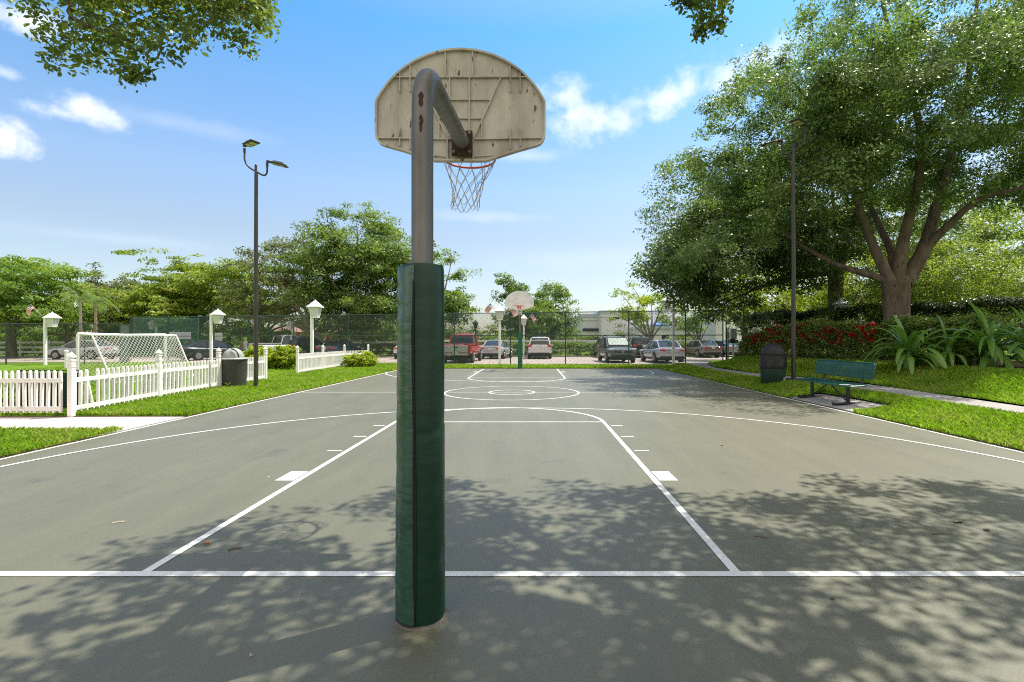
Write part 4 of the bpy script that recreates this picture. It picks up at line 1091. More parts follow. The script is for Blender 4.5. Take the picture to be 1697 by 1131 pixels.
def house(px0, px1, Y, yw, yr, wm, label, dep=9):
    x0, x1 = wx(px0, Y), wx(px1, Y); t = thing('house', label, 'house', (x0, Y, 0), 0, 'houses seen through the trees')
    W_ = x1 - x0; hw = wz(yw, Y); hr = wz(yr, Y)
    b = MB(); bwall(b, 0, W_, 0, dep, 0, hw); b.build('wall', wm, t)
    b = MB(); b.add([(-.4, -.4, hw), (W_ + .4, -.4, hw), (W_ + .4, dep + .4, hw), (-.4, dep + .4, hw), (W_ * .32, dep / 2, hr), (W_ * .68, dep / 2, hr)],
                    [(0, 1, 5, 4), (1, 2, 5), (2, 3, 4, 5), (3, 0, 4), (3, 2, 1, 0)]); b.build('roof', m_roof if wm is m_peach else m_tan, t)
    for k in range(2):
        xa = W_ * (.22 + .42 * k); f = MB(); bwall(f, xa - .08, xa + 1.3, -.05, .02, 1.0, 2.3); wo = f.build('window', m_stucco2, t)
        p = MB(); bwall(p, xa, xa + 1.22, -.08, .0, 1.08, 2.22); p.build('pane', m_window, wo)
house(135, 262, 62, 556, 512, m_tan, 'tan house with a wide hipped roof behind the trees at left')
house(425, 482, 66, 550, 538, m_peach, 'peach house behind the white pickup')
house(500, 556, 70, 551, 538, m_peach, 'peach house right of the tallest lantern post')

# ------------------------------------------------------------------ cars
def ring(hw, z0, z1, y, n=16, p=4.5, top=1.0):
    out_ = []
    for k in range(n):
        a = 2 * PI * k / n + PI / n; c, s_ = math.cos(a), math.sin(a)
        x = hw * math.copysign(abs(c) ** (2 / p), c); z = (z0 + z1) / 2 + (z1 - z0) / 2 * math.copysign(abs(s_) ** (2 / p), s_)
        if top != 1.0: x *= 1 + (top - 1) * (z - z0) / (z1 - z0)
        out_.append((x, y, z))
    return out_
SPEC = {
 'sedan': dict(L=4.75, body=[(-2.37, .70, .40, .84), (-2.30, .80, .30, .98), (-1.95, .885, .25, 1.02), (-1.3, .90, .22, .99), (0, .91, .2, .95), (1.0, .91, .2, .93), (1.6, .89, .22, .86), (2.1, .84, .25, .76), (2.37, .70, .32, .66)],
   gh=[(-1.85, .70, .70, .94, .985), (-1.05, .80, .60, .93, 1.39), (-.4, .82, .62, .92, 1.44), (.25, .82, .61, .91, 1.42), (1.2, .72, .70, .86, .92)], roof=(-1.0, .28), wb=1.36, wr=.32, tz=.82, tw=.36, th=.13, hz=.66, rz=1.44),
 'suv': dict(L=4.6, body=[(-2.28, .76, .42, 1.0), (-2.22, .86, .34, 1.10), (-1.7, .92, .27, 1.08), (-.8, .93, .25, 1.04), (.6, .93, .25, 1.02), (1.4, .91, .27, 1.0), (2.0, .86, .30, .93), (2.28, .74, .36, .84)],
   gh=[(-2.14, .78, .70, 1.05, 1.16), (-1.80, .84, .66, 1.03, 1.60), (-.9, .86, .68, 1.0, 1.68), (.15, .86, .67, .99, 1.64), (1.2, .78, .74, .97, 1.03)], roof=(-1.95, .2), wb=1.36, wr=.36, tz=1.0, tw=.30, th=.16, hz=.80, rz=1.68),
 'pickup': dict(L=5.6, body=[(-2.75, .90, .55, 1.12), (-2.70, .95, .50, 1.16), (-1.6, .97, .45, 1.16), (-.6, .97, .42, 1.14), (.8, .97, .42, 1.13), (1.6, .95, .44, 1.12), (2.4, .92, .46, 1.06), (2.78, .84, .5, .98)],
   gh=[(-.62, .82, .80, 1.10, 1.16), (-.40, .86, .72, 1.10, 1.80), (.2, .87, .73, 1.1, 1.86), (.7, .87, .72, 1.1, 1.82), (1.55, .80, .78, 1.08, 1.14)], roof=(-.42, .72), wb=1.72, wr=.40, tz=1.0, tw=.16, th=.42, hz=.92, rz=1.86),
}
def make_car(kind, pmat, label, x, y, rz, cat, name, opts=()):
    S = SPEC[kind]; t = thing(name, label, cat, (x, y, .0), rz, 'vehicles parked beyond the fence')
    yr, yf = S['body'][0][0], S['body'][-1][0]
    b = MB(); b.loft([ring(hw, z0, z1, yy, 20, 4.2) for (yy, hw, z0, z1) in S['body']])
    if kind == 'pickup':
        b.box((0, -1.66, 1.185), (1.90, 2.1, .05), bev=.015)
    body = b.build('body', pmat, t)
    if kind == 'pickup':
        c = MB(); c.box((0, -1.66, 1.205), (1.62, 1.96, .012)); c.build('bed', m_blackplastic, body)
        c = MB(); c.box((0, yr - .015, .90), (1.52, .05, .44), bev=.012); tg = c.build('tailgate', m_silverband if 'silver_tailgate' in opts else pmat, t)
        c = MB(); c.box((0, yr - .045, 1.0), (.26, .02, .07), bev=.006); c.build('handle', m_blackplastic, tg)
    g_ = MB(); g_.loft([[(-a, yy, z0), (a, yy, z0), (a * .5 + c_ * .5, yy, (z0 + z1) / 2), (c_, yy, z1 - .03), (c_ * .85, yy, z1), (-c_ * .85, yy, z1), (-c_, yy, z1 - .03), (-(a * .5 + c_ * .5), yy, (z0 + z1) / 2)] for (yy, a, c_, z0, z1) in S['gh']])
    g_.build('windows', m_glass, t)
    gh = S['gh']; r = MB(); y0, y1 = S['roof']
    def at(yy):
        for (a, c_) in zip(gh, gh[1:]):
            if a[0] <= yy <= c_[0]:
                k = (yy - a[0]) / (c_[0] - a[0]); return [a[i] + (c_[i] - a[i]) * k for i in range(5)]
    rows = []
    for k in range(7):
        yy = y0 + (y1 - y0) * k / 6; q_ = at(yy); hw = q_[2] + .012; zt = q_[4]
        rows.append([(-hw, yy, zt - .07), (hw, yy, zt - .07), (hw, yy, zt - .02), (hw * .8, yy, zt + .022), (0, yy, zt + .035), (-hw * .8, yy, zt + .022), (-hw, yy, zt - .02)])
    r.loft(rows)
    for sx in (-1, 1):
        for (i, j) in ((0, 1), (3, 4)):
            A, B = gh[i], gh[j]; r.tube([(sx * (A[1] + .0), A[0], A[3] - .01), (sx * (A[2] * .2 + B[2] * .8), A[0] * .2 + B[0] * .8, A[4] * .2 + B[4] * .8), (sx * B[2], B[0], B[4] - .01)] if i == 0 else [(sx * A[2], A[0], A[4] - .02), (sx * (B[1] - .0), B[0], B[4] - .02)], .038, 6)
        q_ = at((y0 + y1) / 2 + .05); r.tube([(sx * (q_[1] + .005), q_[0], q_[3]), (sx * (q_[2] + .008), q_[0], q_[4] - .05)], .035, 6)
    r.build('roof', m_roofred if 'x' in opts else pmat, t)
    if kind == 'suv':
        rr = MB()
        for sx in (-1, 1): rr.tube([(sx * .60, -1.6, 1.66), (sx * .61, -1.4, 1.73), (sx * .61, .0, 1.73), (sx * .60, .15, 1.67)], .018, 6)
        rr.build('roof_rack', m_blackplastic, t)
    wr = S['wr']
    for sx in (-1, 1):
        for sy in (-1, 1):
            yy = sy * S['wb']; xo = .93 * (1.02 if kind == 'pickup' else .955)
            a = MB(); a.tube([(sx * (xo - .06), yy, wr + .02), (sx * (xo + .012), yy, wr + .02)], wr + .07, 22)
            a.build('wheel_arch', m_blackplastic, t)
            wq = MB(); wq.lathe([(wr - .06, -.11), (wr, -.09), (wr, .09), (wr - .06, .11)], (0, 0, 0), 24); wq.xf(Matrix.Translation((sx * (xo - .07), yy, wr)) @ Matrix.Rotation(PI / 2, 4, 'Y')); wo = wq.build('wheel', m_tyre, t)
            rm = MB(); rm.lathe([(wr * .66, 0), (wr * .62, .02), (.05, .03)], (0, 0, 0), 20)
            for k in range(5):
                aa = 2 * PI * k / 5; rm.box((wr * .36 * math.cos(aa), wr * .36 * math.sin(aa), .035), (wr * .55, .06, .02), rz=aa)
            rm.xf(Matrix.Translation((sx * (xo + .043), yy, wr)) @ Matrix.Rotation(sx * PI / 2, 4, 'Y')); rm.build('rim', m_rimm, wo)
            tl = MB()
        hw = S['body'][1][1]
        c = MB()
        if kind == 'sedan': c.box((sx * (hw - .17), yr + .04, S['tz']), (S['tw'], .10, S['th']), bev=.03, rz=sx * .22)
        elif kind == 'suv': c.box((sx * (hw - .12), yr + .05, S['tz']), (S['tw'], .12, S['th']), bev=.03, rz=sx * .22)
        else: c.box((sx * (hw - .08), yr - .01, S['tz'] - .05), (S['tw'], .08, S['th']), bev=.02)
        c.build('tail_light', m_tail, t)
        hwf = S['body'][-2][1]; c = MB(); c.box((sx * (hwf - .16), yf - .11, S['hz'] + .06), (.34, .16, .12), bev=.03, rz=-sx * .35); c.build('headlight', m_head, t)
        c = MB(); q_ = at(.75 if kind != 'pickup' else 1.1); c.box((sx * (q_[1] + .16), q_[0], q_[3] + .06), (.2, .08, .13), bev=.03); c.build('mirror', pmat, t)
    c = MB(); zb = S['body'][1][2]; c.box((0, yr + .03, zb + .07), (1.58, .14, .17), bev=.04); c.build('rear_bumper', m_chrome if kind == 'pickup' else m_blackplastic, t)
    c = MB(); c.box((0, (yr + yf) / 2, .30), (1.5, (yf - yr) * .90, .22), bev=.05); c.build('underbody', m_blackplastic, t)
    gw, gh_ = (1.05, .30) if kind != 'sedan' else (.9, .18)
    c = MB(); c.box((0, yf - .035, S['hz'] - .10), (gw, .14, gh_), bev=.03); gr = c.build('grille', m_blackplastic, t)
    c = MB()
    for k in range(3): c.box((0, yf + .032, S['hz'] - .10 + (k - 1) * gh_ * .3), (gw * .92, .012, .018))
    c.box((0, yf + .036, S['hz'] - .08), (.13, .014, .10), bev=.005); c.build('grille_bar', m_chrome, gr)
    c = MB(); c.box((0, yf - .02, S['body'][-1][2] + .20), (1.2, .12, .035), bev=.01); c.build('bumper_trim', m_chrome, t)
    c = MB(); c.box((0, yr - .012, S['tz'] + (.10 if kind != 'pickup' else .16)), (1.0, .02, .03), bev=.004); c.build('boot_trim', m_chrome, t)
    c = MB(); c.box((0, yf - .03, S['body'][-1][2] + .06), (1.45, .18, .2), bev=.04); c.build('front_bumper', m_blackplastic, t)
    c = MB(); c.box((0, yr - .025 - (.03 if kind == 'pickup' else 0), S['tz'] - (.02 if kind != 'pickup' else .38)), (.31, .02, .15), bev=.004); c.build('licence_plate', m_plate, t)
    if 'sunshade' in opts:
        A, B = gh[3], gh[4]; c = MB(); k0, k1 = .12, .86; f_ = lambda k, s: (s * ((A[2] - .08) * (1 - k) + (B[1] - .1) * k), A[0] + (B[0] - A[0]) * k + .012, A[4] + (B[4] - A[4]) * k + .018)
        c.add([f_(k0, -1), f_(k0, 1), f_(k1, 1), f_(k1, -1)], [(0, 1, 2, 3)]); oo = c.build('sunshade', m_shade, t)
        mm = oo.modifiers.new('thick', 'SOLIDIFY'); mm.thickness = .01
    return t
m_silverband = M('silver_tailgate', (.50, .50, .50), .35, .4, spec=.5)
m_roofred = m_silverband
p_red = paint('red_paint', (.50, .012, .014)); p_silver = paint('silver_paint', (.42, .43, .46)); p_white = paint('white_car_paint', (.66, .66, .68))
p_dark = paint('charcoal_paint', (.10, .11, .115)); p_black = paint('black_paint', (.012, .013, .016)); p_grey = paint('grey_paint', (.16, .16, .165))
p_bronze = paint('bronze_car_paint', (.20, .165, .15)); p_blue = paint('blue_black_paint', (.02, .03, .055)); p_lilac = paint('pale_silver_paint', (.46, .46, .54)); p_teal = paint('teal_grey_paint', (.17, .20, .19))
make_car('pickup', p_red, 'red pickup truck with silver tailgate, right of the padded pole', wx(757, 31) , 33.9, math.radians(-2), 'pickup truck', 'parked_pickup', ('silver_tailgate',))
make_car('sedan', p_silver, 'silver sedan parked between the red pickup and the far hoop', wx(822, 39.5), 40.6, math.radians(-9), 'car', 'parked_car')
make_car('suv', p_white, 'white suv parked right of the far hoop pole', wx(893, 39) + .1, 40.8, math.radians(-1), 'car', 'parked_car')
make_car('sedan', p_white, 'white car mostly hidden behind the padded pole', wx(676, 39.5), 40.6, 0, 'car', 'parked_car')
make_car('suv', p_grey, 'grey suv half hidden behind the charcoal suv with sunshade', wx(1009, 42), 43.5 - .6, math.radians(4), 'car', 'parked_car')
make_car('suv', p_dark, 'charcoal suv facing the court with a foil sunshade', wx(1031, 31.5), 33.9, PI + math.radians(2), 'car', 'parked_car', ('sunshade',))
make_car('suv', p_black, 'black suv seen between the charcoal suv and silver sedan', wx(1061, 42.5), 43.2, 0, 'car', 'parked_car')
make_car('sedan', p_lilac, 'pale silver sedan behind the white lantern post near the gate', wx(1109, 31.5), 33.4, math.radians(3), 'car', 'parked_car')
make_car('sedan', p_bronze, 'bronze sedan parked farther back, left of the gate', wx(1167, 42.5), 43.6, math.radians(8), 'car', 'parked_car')
make_car('sedan', p_teal, 'grey green car partly hidden behind the gate post', wx(1198, 44), 45.0, math.radians(20), 'car', 'parked_car')
make_car('pickup', p_white, 'white pickup truck above the shrub by the picket fence', wx(455, 40), 41.5, math.radians(-38), 'pickup truck', 'parked_pickup')
make_car('sedan', p_black, 'black sedan behind the fence right of the soccer goal', wx(333, 36.2), 37.4, math.radians(-30), 'car', 'parked_car')
make_car('sedan', p_silver, 'silver sedan parked sideways behind the goal at left', wx(128, 38), 38.6, math.radians(88), 'car', 'parked_car')
make_car('suv', p_black, 'black suv left of the tallest lantern post', wx(501, 42), 43.0, math.radians(-20), 'car', 'parked_car')
make_car('sedan', p_blue, 'dark blue sedan behind the second picket fence section', wx(557, 41), 42.0, math.radians(-10), 'car', 'parked_car')

# ------------------------------------------------------------------ vegetation
def unit(n):
    v = NR.normal(size=(n, 3)); return v / np.linalg.norm(v, axis=1)[:, None]
def lump(p, s):
    return (np.sin(p[:, 0] * 1.7 * s + 1.3 * np.sin(p[:, 1] * 1.1 * s)) + np.sin(p[:, 1] * 1.9 * s + 1.1 * np.sin(p[:, 2] * 1.3 * s) + 2) + np.sin(p[:, 2] * 2.1 * s + p[:, 0] * .7 * s + 4)) / 3
def crown_points(ells, n, seed, inner=.45, rough=.16):
    """cluster centres in the outer shell of lumpy ellipsoids; ells = [(centre, radii, weight)]"""
    P = []; tot = sum(e[2] for e in ells)
    for (c, r, wgt) in ells:
        k = max(3, int(n * wgt / tot)); d = unit(k)
        rad = inner + (1 - inner) * NR.random(k) ** .55
        sc = rad * (1 + rough * 1.6 * lump(d * 2.2 + seed, 1.6))
        P.append(np.array(c) + d * sc[:, None] * np.array(r))
    return np.concatenate(P)
def leaf_quads(C, rad, per, size, flat=.55, up_bias=.6, aspect=.5, fold=.12, droop=.15, outc=None, hexa=False):
    """rad: (N,) cluster radius. returns (k*4,3)"""
    n = len(C); idx = np.repeat(np.arange(n), per); k = len(idx)
    d = unit(k) * (NR.random(k) ** .5)[:, None] * rad[idx][:, None]; d[:, 2] *= flat
    p = C[idx] + d
    nrm = unit(k); nrm[:, 2] = np.abs(nrm[:, 2]) + up_bias
    if outc is not None: nrm = unit(k) * .75 + outc[idx] * .95 + np.array([0, 0, .35])
    nrm /= np.linalg.norm(nrm, axis=1)[:, None]
    ax = unit(k) + d / (rad[idx][:, None] + 1e-6) * .8; ax[:, 2] -= droop
    ax -= nrm * np.sum(ax * nrm, 1)[:, None]; ax /= np.linalg.norm(ax, axis=1)[:, None] + 1e-9
    sd = np.cross(nrm, ax); s = size * (.6 + .8 * NR.random(k))[:, None]
    if hexa:
        Q = np.empty((k, 6, 3)); h_ = sd * s * aspect * .5; Q[:, 0] = p - ax * s * .5; Q[:, 3] = p + ax * s * .5 - nrm * s * fold
        Q[:, 1] = p - ax * s * .2 + h_ * .85 + nrm * s * fold * .3; Q[:, 2] = p + ax * s * .2 + h_ + nrm * s * fold * .2
        Q[:, 4] = p + ax * s * .2 - h_ + nrm * s * fold * .2; Q[:, 5] = p - ax * s * .2 - h_ * .85 + nrm * s * fold * .3
        return Q.reshape(-1, 3)
    Q = np.empty((k, 4, 3)); Q[:, 0] = p - ax * s * .5; Q[:, 2] = p + ax * s * .5 - nrm * s * fold
    Q[:, 1] = p + sd * s * aspect * .5 + nrm * s * fold * .5; Q[:, 3] = p - sd * s * aspect * .5 + nrm * s * fold * .5
    return Q.reshape(-1, 3)
def bez(a, b_, c, n):
    return [a * (1 - t) ** 2 + b_ * 2 * t * (1 - t) + c * t * t for t in [i / n for i in range(n + 1)]]
def tree(name, label, base, fork, tr, ells, nclus, crad, per, lsize, lmat, bark, nl=7, seed=1, limbs=None, twigs=.6, group=None, cat='tree', inner=.45, lean=None, aspect=.5, flat=.55, extra=None, cut=None, rough=.16, skirt=None, bough=2.1):
    rr = random.Random(seed)
    t = thing(name, label, cat, base, 0, group)
    B0 = Vector(base)
    P = crown_points(ells, nclus, seed, inner, rough)
    if skirt: P = np.concatenate([P, crown_points([((c[0], c[1], skirt[0]), (r[0] * .92, r[1], skirt[1]), w_) for c, r, w_ in ells[:2]], int(nclus * .35), seed + 50, .3, rough)])
    if cut is not None: P = P[cut(P)]
    if extra is not None: P = np.concatenate([P, np.array(extra)])
    nb = max(8, len(P) // (7 if len(P) > 900 else 5)); BC = P[NR.permutation(len(P))[:nb]]; bi = NR.integers(0, nb, len(P)); brad = crad * bough * (.65 + .7 * NR.random(nb))
    dv = unit(len(P)); dv[:, 2] = np.where(dv[:, 2] < -.3, -dv[:, 2], dv[:, 2]); off = dv * (brad[bi] * (.5 + .5 * NR.random(len(P))))[:, None]; off[:, 2] *= .62
    P = BC[bi] + off; OC = dv
    if cut is not None: kp = cut(P); P = P[kp]; OC = OC[kp]
    P = P - np.array(base)
    b = MB(); fk = Vector((lean[0], lean[1], fork)) if lean else Vector((rr.uniform(-.1, .1), rr.uniform(-.1, .1), fork))
    tp = bez(Vector((0, 0, -.05)), Vector((fk.x * .2, fk.y * .2, fork * .55)), fk, 5)
    b.tube(tp, [tr * 1.35, tr * 1.08, tr, tr * .96, tr * .98, tr * 1.05], 14)
    samples = []
    if limbs is None:
        tg = []; pool = P[NR.permutation(len(P))[:max(40, nl * 6)]]
        cur_ = pool[0]
        for _ in range(nl):
            tg.append(Vector(cur_)); dmin = np.min(np.stack([np.linalg.norm(pool - np.array(q), axis=1) for q in tg]), 0); cur_ = pool[int(np.argmax(dmin))]
        limbs_ = [[fk, fk.lerp(q, .45) + Vector((rr.uniform(-.3, .3), rr.uniform(-.3, .3), (q - fk).length * rr.uniform(.05, .2))), fk.lerp(q, .93)] for q in tg]
        paths = [(bez(*l, 8), tr * rr.uniform(.42, .62)) for l in limbs_]
    else:
        paths = []
        for (pts, r0_) in limbs:
            pts = [Vector(p) - B0 for p in pts]
            # catmull-rom smoothing
            q = [pts[0]] + pts + [pts[-1] + (pts[-1] - pts[-2])]; sm_ = []
            for i in range(1, len(q) - 2):
                for u in (0, .25, .5, .75):
                    p0_, p1_, p2_, p3_ = q[i - 1], q[i], q[i + 1], q[i + 2]
                    sm_.append(.5 * (2 * p1_ + (p2_ - p0_) * u + (2 * p0_ - 5 * p1_ + 4 * p2_ - p3_) * u * u + (3 * p1_ - p0_ - 3 * p2_ + p3_) * u ** 3))
            sm_.append(pts[-1]); paths.append((sm_, r0_))
    for (pp, r0_) in paths:
        n = len(pp); rad = [max(.02, r0_ * (1 - .82 * (i / (n - 1)) ** .8)) for i in range(n)]
        b.tube(pp, rad, 9)
        for i in range(1, n): samples.append((pp[i], rad[i]))
    nodes = [(tuple(q_[0]), q_[1]) for q_ in samples]
    A = np.zeros((len(nodes) + len(P), 3)); A[:len(nodes)] = [q_[0] for q_ in nodes]; rads = [q_[1] for q_ in nodes]; k_ = len(nodes)
    d0 = np.array([np.min(np.linalg.norm(A[:k_] - q, axis=1)) for q in P])
    for qi in np.argsort(d0):
        q = P[qi]
        dd = np.linalg.norm(A[:k_] - q, axis=1) + np.maximum(0, A[:k_, 2] - q[2]) * .3
        i = int(np.argmin(dd)); s0 = Vector(A[i]); e = Vector(q); ln_ = (e - s0).length
        if rr.random() > twigs: continue
        A[k_] = q; r_ = min(rads[i] * .62, .010 + .012 * ln_); rads.append(max(.005, r_ * .6)); k_ += 1
        mid = s0.lerp(e, .5) + Vector((rr.uniform(-.12, .12), rr.uniform(-.12, .12), rr.uniform(.0, .14))) * ln_
        b.tube([s0, mid, e], [r_, r_ * .8, r_ * .6], 5, cap=False)
    tk = b.build('trunk', bark, t)
    rad = crad * (.6 + .8 * NR.random(len(P)))
    np_mesh('crown', leaf_quads(P, rad, per, lsize, flat=flat, aspect=aspect, outc=OC), 4, lmat, t)
    return t
def W3(px, py, Y): return (wx(px, Y), Y, wz(py, Y))
# --- the big oak right of the court
OY = 18.0; ob = (wx(1487, OY), OY, .55)
fkz = wz(466, OY)
def o(px, py, Y): return W3(px, py, Y)
oak_limbs = [
    ([o(1480, 470, OY), o(1440, 455, OY + .3), o(1385, 438, OY + .9), o(1325, 405, OY + 1.6), o(1270, 365, OY + 2.0)], .17),
    ([o(1478, 470, OY), o(1455, 425, OY + .2), o(1433, 372, OY + .3), o(1410, 300, OY), o(1370, 210, OY - .4), o(1310, 130, OY - .8)], .22),
    ([o(1482, 470, OY), o(1478, 420, OY + .5), o(1455, 370, OY + 1.2), o(1430, 310, OY + 2), o(1400, 220, OY + 2.6)], .20),
    ([o(1487, 470, OY), o(1494, 415, OY), o(1508, 355, OY - .3), o(1525, 280, OY - .6), o(1520, 190, OY - .8), o(1480, 80, OY - 1), o(1450, -60, OY - 1)], .25),
    ([o(1497, 470, OY), o(1528, 420, OY + .2), o(1550, 350, OY + .4), o(1575, 260, OY + .4), o(1600, 150, OY + .5), o(1620, 0, OY)], .30),
    ([o(1535, 412, OY + .2), o(1575, 370, OY - .4), o(1625, 330, OY - 1.2), o(1700, 310, OY - 2), o(1800, 280, OY - 2.4)], .17),
    ([o(1530, 420, OY + .2), o(1600, 345, OY + 1.8), o(1680, 290, OY + 2.6), o(1780, 230, OY + 3)], .15)]
OE = [((11.9, 18.6, 12.3), (5.9, 4.6, 4.6), 1.5), ((8.0, 18.4, 8.8), (4.2, 3.2, 3.2), 1.1), ((6.0, 18.2, 5.5), (2.4, 2.2, 2.5), .45), ((15.6, 17.4, 9.5), (4.9, 4.0, 3.4), 1.1), ((13.8, 16.4, 7.3), (3.4, 2.8, 2.0), .55),
      ((18.0, 18.0, 12.7), (4.8, 5.0, 4.6), .7), ((10.4, 17.6, 7.4), (3.0, 2.4, 2.2), .6), ((13.9, 20.5, 14.3), (5.2, 4.5, 4.2), .6), ((11.4, 14.6, 9.4), (2.8, 2.4, 2.0), .5), ((18.8, 17.2, 8.8), (3.6, 4.0, 3.0), .6)]
def sun_gaps(P):
    gx = P[:, 0] - .426 * P[:, 2]; gy = P[:, 1] - .23 * P[:, 2]
    return np.sin(gx * 2.3 + 1.3 * np.sin(gy * 1.9)) * np.sin(gy * 2.6 + 1.2 * np.sin(gx * 1.7 + 1)) < .70
tree('oak_tree', 'largest oak with spreading limbs behind the flowering hedge at right', ob, fkz - .55, .42, OE, 3000, .55, 120, .105, l_oak, m_bark, limbs=oak_limbs, seed=3, twigs=.55, lean=(-.05, 0),
     cut=lambda P: sun_gaps(P) & (P[:, 2] > 3.2) & ~((P[:, 2] < 5.9) & (P[:, 0] > 10.2)) & (P[:, 0] > np.where(P[:, 2] < 8.5, 4.3 + np.maximum(0, P[:, 2] - 5.5) * .3, 5.2 + (P[:, 2] - 8.5) * .95)))
# --- second oak behind it
BY = 25.0
tree('oak_tree', 'darker second oak behind the dark light post, left of the largest oak', (wx(1385, BY), BY, .4), wz(450, BY) - .4, .34,
     [((wx(1330, BY), BY, 8.0), (5.0, 4.0, 2.9), 1.0), ((wx(1225, BY), BY - .6, 5.8), (3.5, 3.0, 3.0), .9), ((wx(1135, BY), BY - .4, 4.9), (1.6, 2.0, 1.8), .35), ((wx(1430, BY), BY + 1, 8.0), (4.2, 3.6, 2.4), .6)],
     1050, .8, 95, .165, l_oak2, m_bark, nl=9, seed=5, twigs=.5)
# --- yellow green trees and shrubs behind the hedges
def plainbush(name, label, c, r, n, crad, per, ls, mat, group=None, cat='shrub', stems=6, seed=1, inner=.3, bark=m_bark):
    t = thing(name, label, cat, (c[0], c[1], c[2]), 0, group); rr = random.Random(seed)
    P = crown_points([((0, 0, r[2] * .95), (r[0], r[1], r[2]), 1)], n, seed, inner, .2); P = P[P[:, 2] > .06]
    b = MB()
    for k in range(stems):
        e = Vector(P[rr.randrange(len(P))]) * .85; b.tube([Vector((rr.uniform(-.15, .15), rr.uniform(-.15, .15), -.03)), Vector((e.x * .4, e.y * .4, e.z * .6)), e], [.05 * r[2] * .4 + .012, .03, .01], 6, cap=False)
    b.build('stem', bark, t)
    np_mesh('foliage', leaf_quads(P, crad * (.6 + .8 * NR.random(len(P))), per, ls), 4, mat, t); return t
plainbush('shrub', 'loose yellow green shrub with thin stems at the right edge', (19.6, 22.5, .5), (3.2, 2.2, 3.1), 420, .5, 64, .10, l_poin, 'loose shrubs behind the oak trunk', stems=18, seed=9, inner=.2, bark=m_bark2)
plainbush('shrub', 'yellow green shrub just right of the oak trunk', (16.6, 23.5, .5), (2.8, 2.0, 2.9), 340, .5, 64, .10, l_mid, 'loose shrubs behind the oak trunk', stems=14, seed=10, inner=.2, bark=m_bark2)
tree('bright_tree', 'bright yellow green tree behind the trunk of the second oak', (wx(1330, 33), 33, .2), 2.0, .16, [((wx(1335, 33), 33, 4.3), (4.0, 2.6, 2.6), 1), ((wx(1260, 33), 33, 3.6), (2.6, 2.0, 1.6), .4)], 260, .6, 60, .16, l_yellow, m_bark, seed=12)
tree('bright_tree', 'bright yellow green tree filling the gap left of the oak trunk', (wx(1440, 30), 30, .3), 2.0, .16, [((wx(1440, 30), 30, 4.6), (3.4, 2.2, 2.6), 1)], 200, .6, 60, .15, l_yellow, m_bark, seed=13)
tree('bright_tree', 'pale green tree behind the loose shrubs at the right edge', (wx(1620, 30), 30, .3), 2.0, .18, [((wx(1620, 30), 30, 5.4), (5.6, 3.0, 3.9), 1), ((wx(1640, 30), 30, 3.0), (5.0, 3.0, 2.4), .6)], 640, .65, 64, .16, l_mid, m_bark2, seed=14)
tree('dense_tree', 'dense dark tree closing the view beyond the right edge', (30, 33, .2), 2.4, .25, [((29.5, 33, 6.0), (6.5, 4, 5.5), 1), ((24, 38, 6.5), (7, 3, 5), .8)], 520, .9, 60, .26, l_mid, m_bark, seed=15)

# --- hedges
def hedge(name, label, path, wd, ht, dens, ls, mat, group=None, zf=None, wave=.12, flowers=0, cat='hedge', crad=.22, per=26, taper=None):
    t = thing(name, label, cat, (path[0][0], path[0][1], 0), 0, group); B0 = np.array([path[0][0], path[0][1], 0])
    segs = [(Vector(a), Vector(c)) for a, c in zip(path, path[1:])]; tot = sum((c - a).length for a, c in segs); C = []
    for _ in range(int(dens * tot)):
        s = R.random() * tot; acc_ = 0
        for a, c in segs:
            l_ = (c - a).length
            if s <= acc_ + l_: break
            acc_ += l_
        k = (s - acc_) / l_; p = a.lerp(c, k); d = (c - a).normalized(); n = Vector((-d.y, d.x)); frac = s / tot
        h = ht * (taper(frac) if taper else 1) * (1 + wave * math.sin(s * 1.3) * .5 + wave * math.sin(s * 3.1 + 1) * .5)
        face = R.random(); z0 = zf(p.x, p.y) if zf else 0
        if face < .42: off = (R.random() - .5) * wd; z = h - R.random() ** 2 * .25
        else: off = (.5 if R.random() < .5 else -.5) * wd * (.78 + .22 * R.random()); z = h * (R.random() ** .8)
        rnd = max(0, (z / h - .6)) * .35 * wd; off -= math.copysign(min(rnd, abs(off)), off) * .6
        C.append((p.x + n.x * off, p.y + n.y * off, z + z0))
    C = np.array(C) - B0
    b = MB()
    b.tube([(p_[0] - B0[0], p_[1] - B0[1], (zf(p_[0], p_[1]) if zf else 0) + .0) for p_ in path], .05, 6)
    for k in range(max(4, int(tot * 1.2))):
        p = C[R.randrange(len(C))]; zz = zf(p[0] + B0[0], p[1] + B0[1]) if zf else 0
        b.tube([(p[0], p[1], zz - .02), (p[0] + .05, p[1], (p[2] + zz) / 2), tuple(p)], .012, 5, cap=False)
    b.build('stem', m_bark, t)
    np_mesh('foliage', leaf_quads(C, crad * (.7 + .6 * NR.random(len(C))), per, ls, flat=.8), 4, mat, t)
    if flowers:
        q = []
        while len(q) < flowers:
            fr = .22 + .76 * R.random(); sa = fr * tot; ac = 0
            for a, c in segs:
                l_ = (c - a).length
                if sa <= ac + l_: break
                ac += l_
            p = a.lerp(c, (sa - ac) / l_); d = (c - a).normalized(); n = Vector((-d.y, d.x)); h = ht * (taper(fr) if taper else 1)
            zz = h * (.45 + .6 * R.random() ** .7); o_ = wd * (.5 if zz < h * .85 else .5 - R.random() * .35) + .06
            q.append((p.x + n.x * o_ - B0[0], p.y + n.y * o_ - B0[1], zz + zf(p.x, p.y)))
        q = np.array(q)
        np_mesh('flower', leaf_quads(q, np.full(len(q), .095), 22, .085, flat=.9, aspect=.9), 4, l_flower, t)
    return t
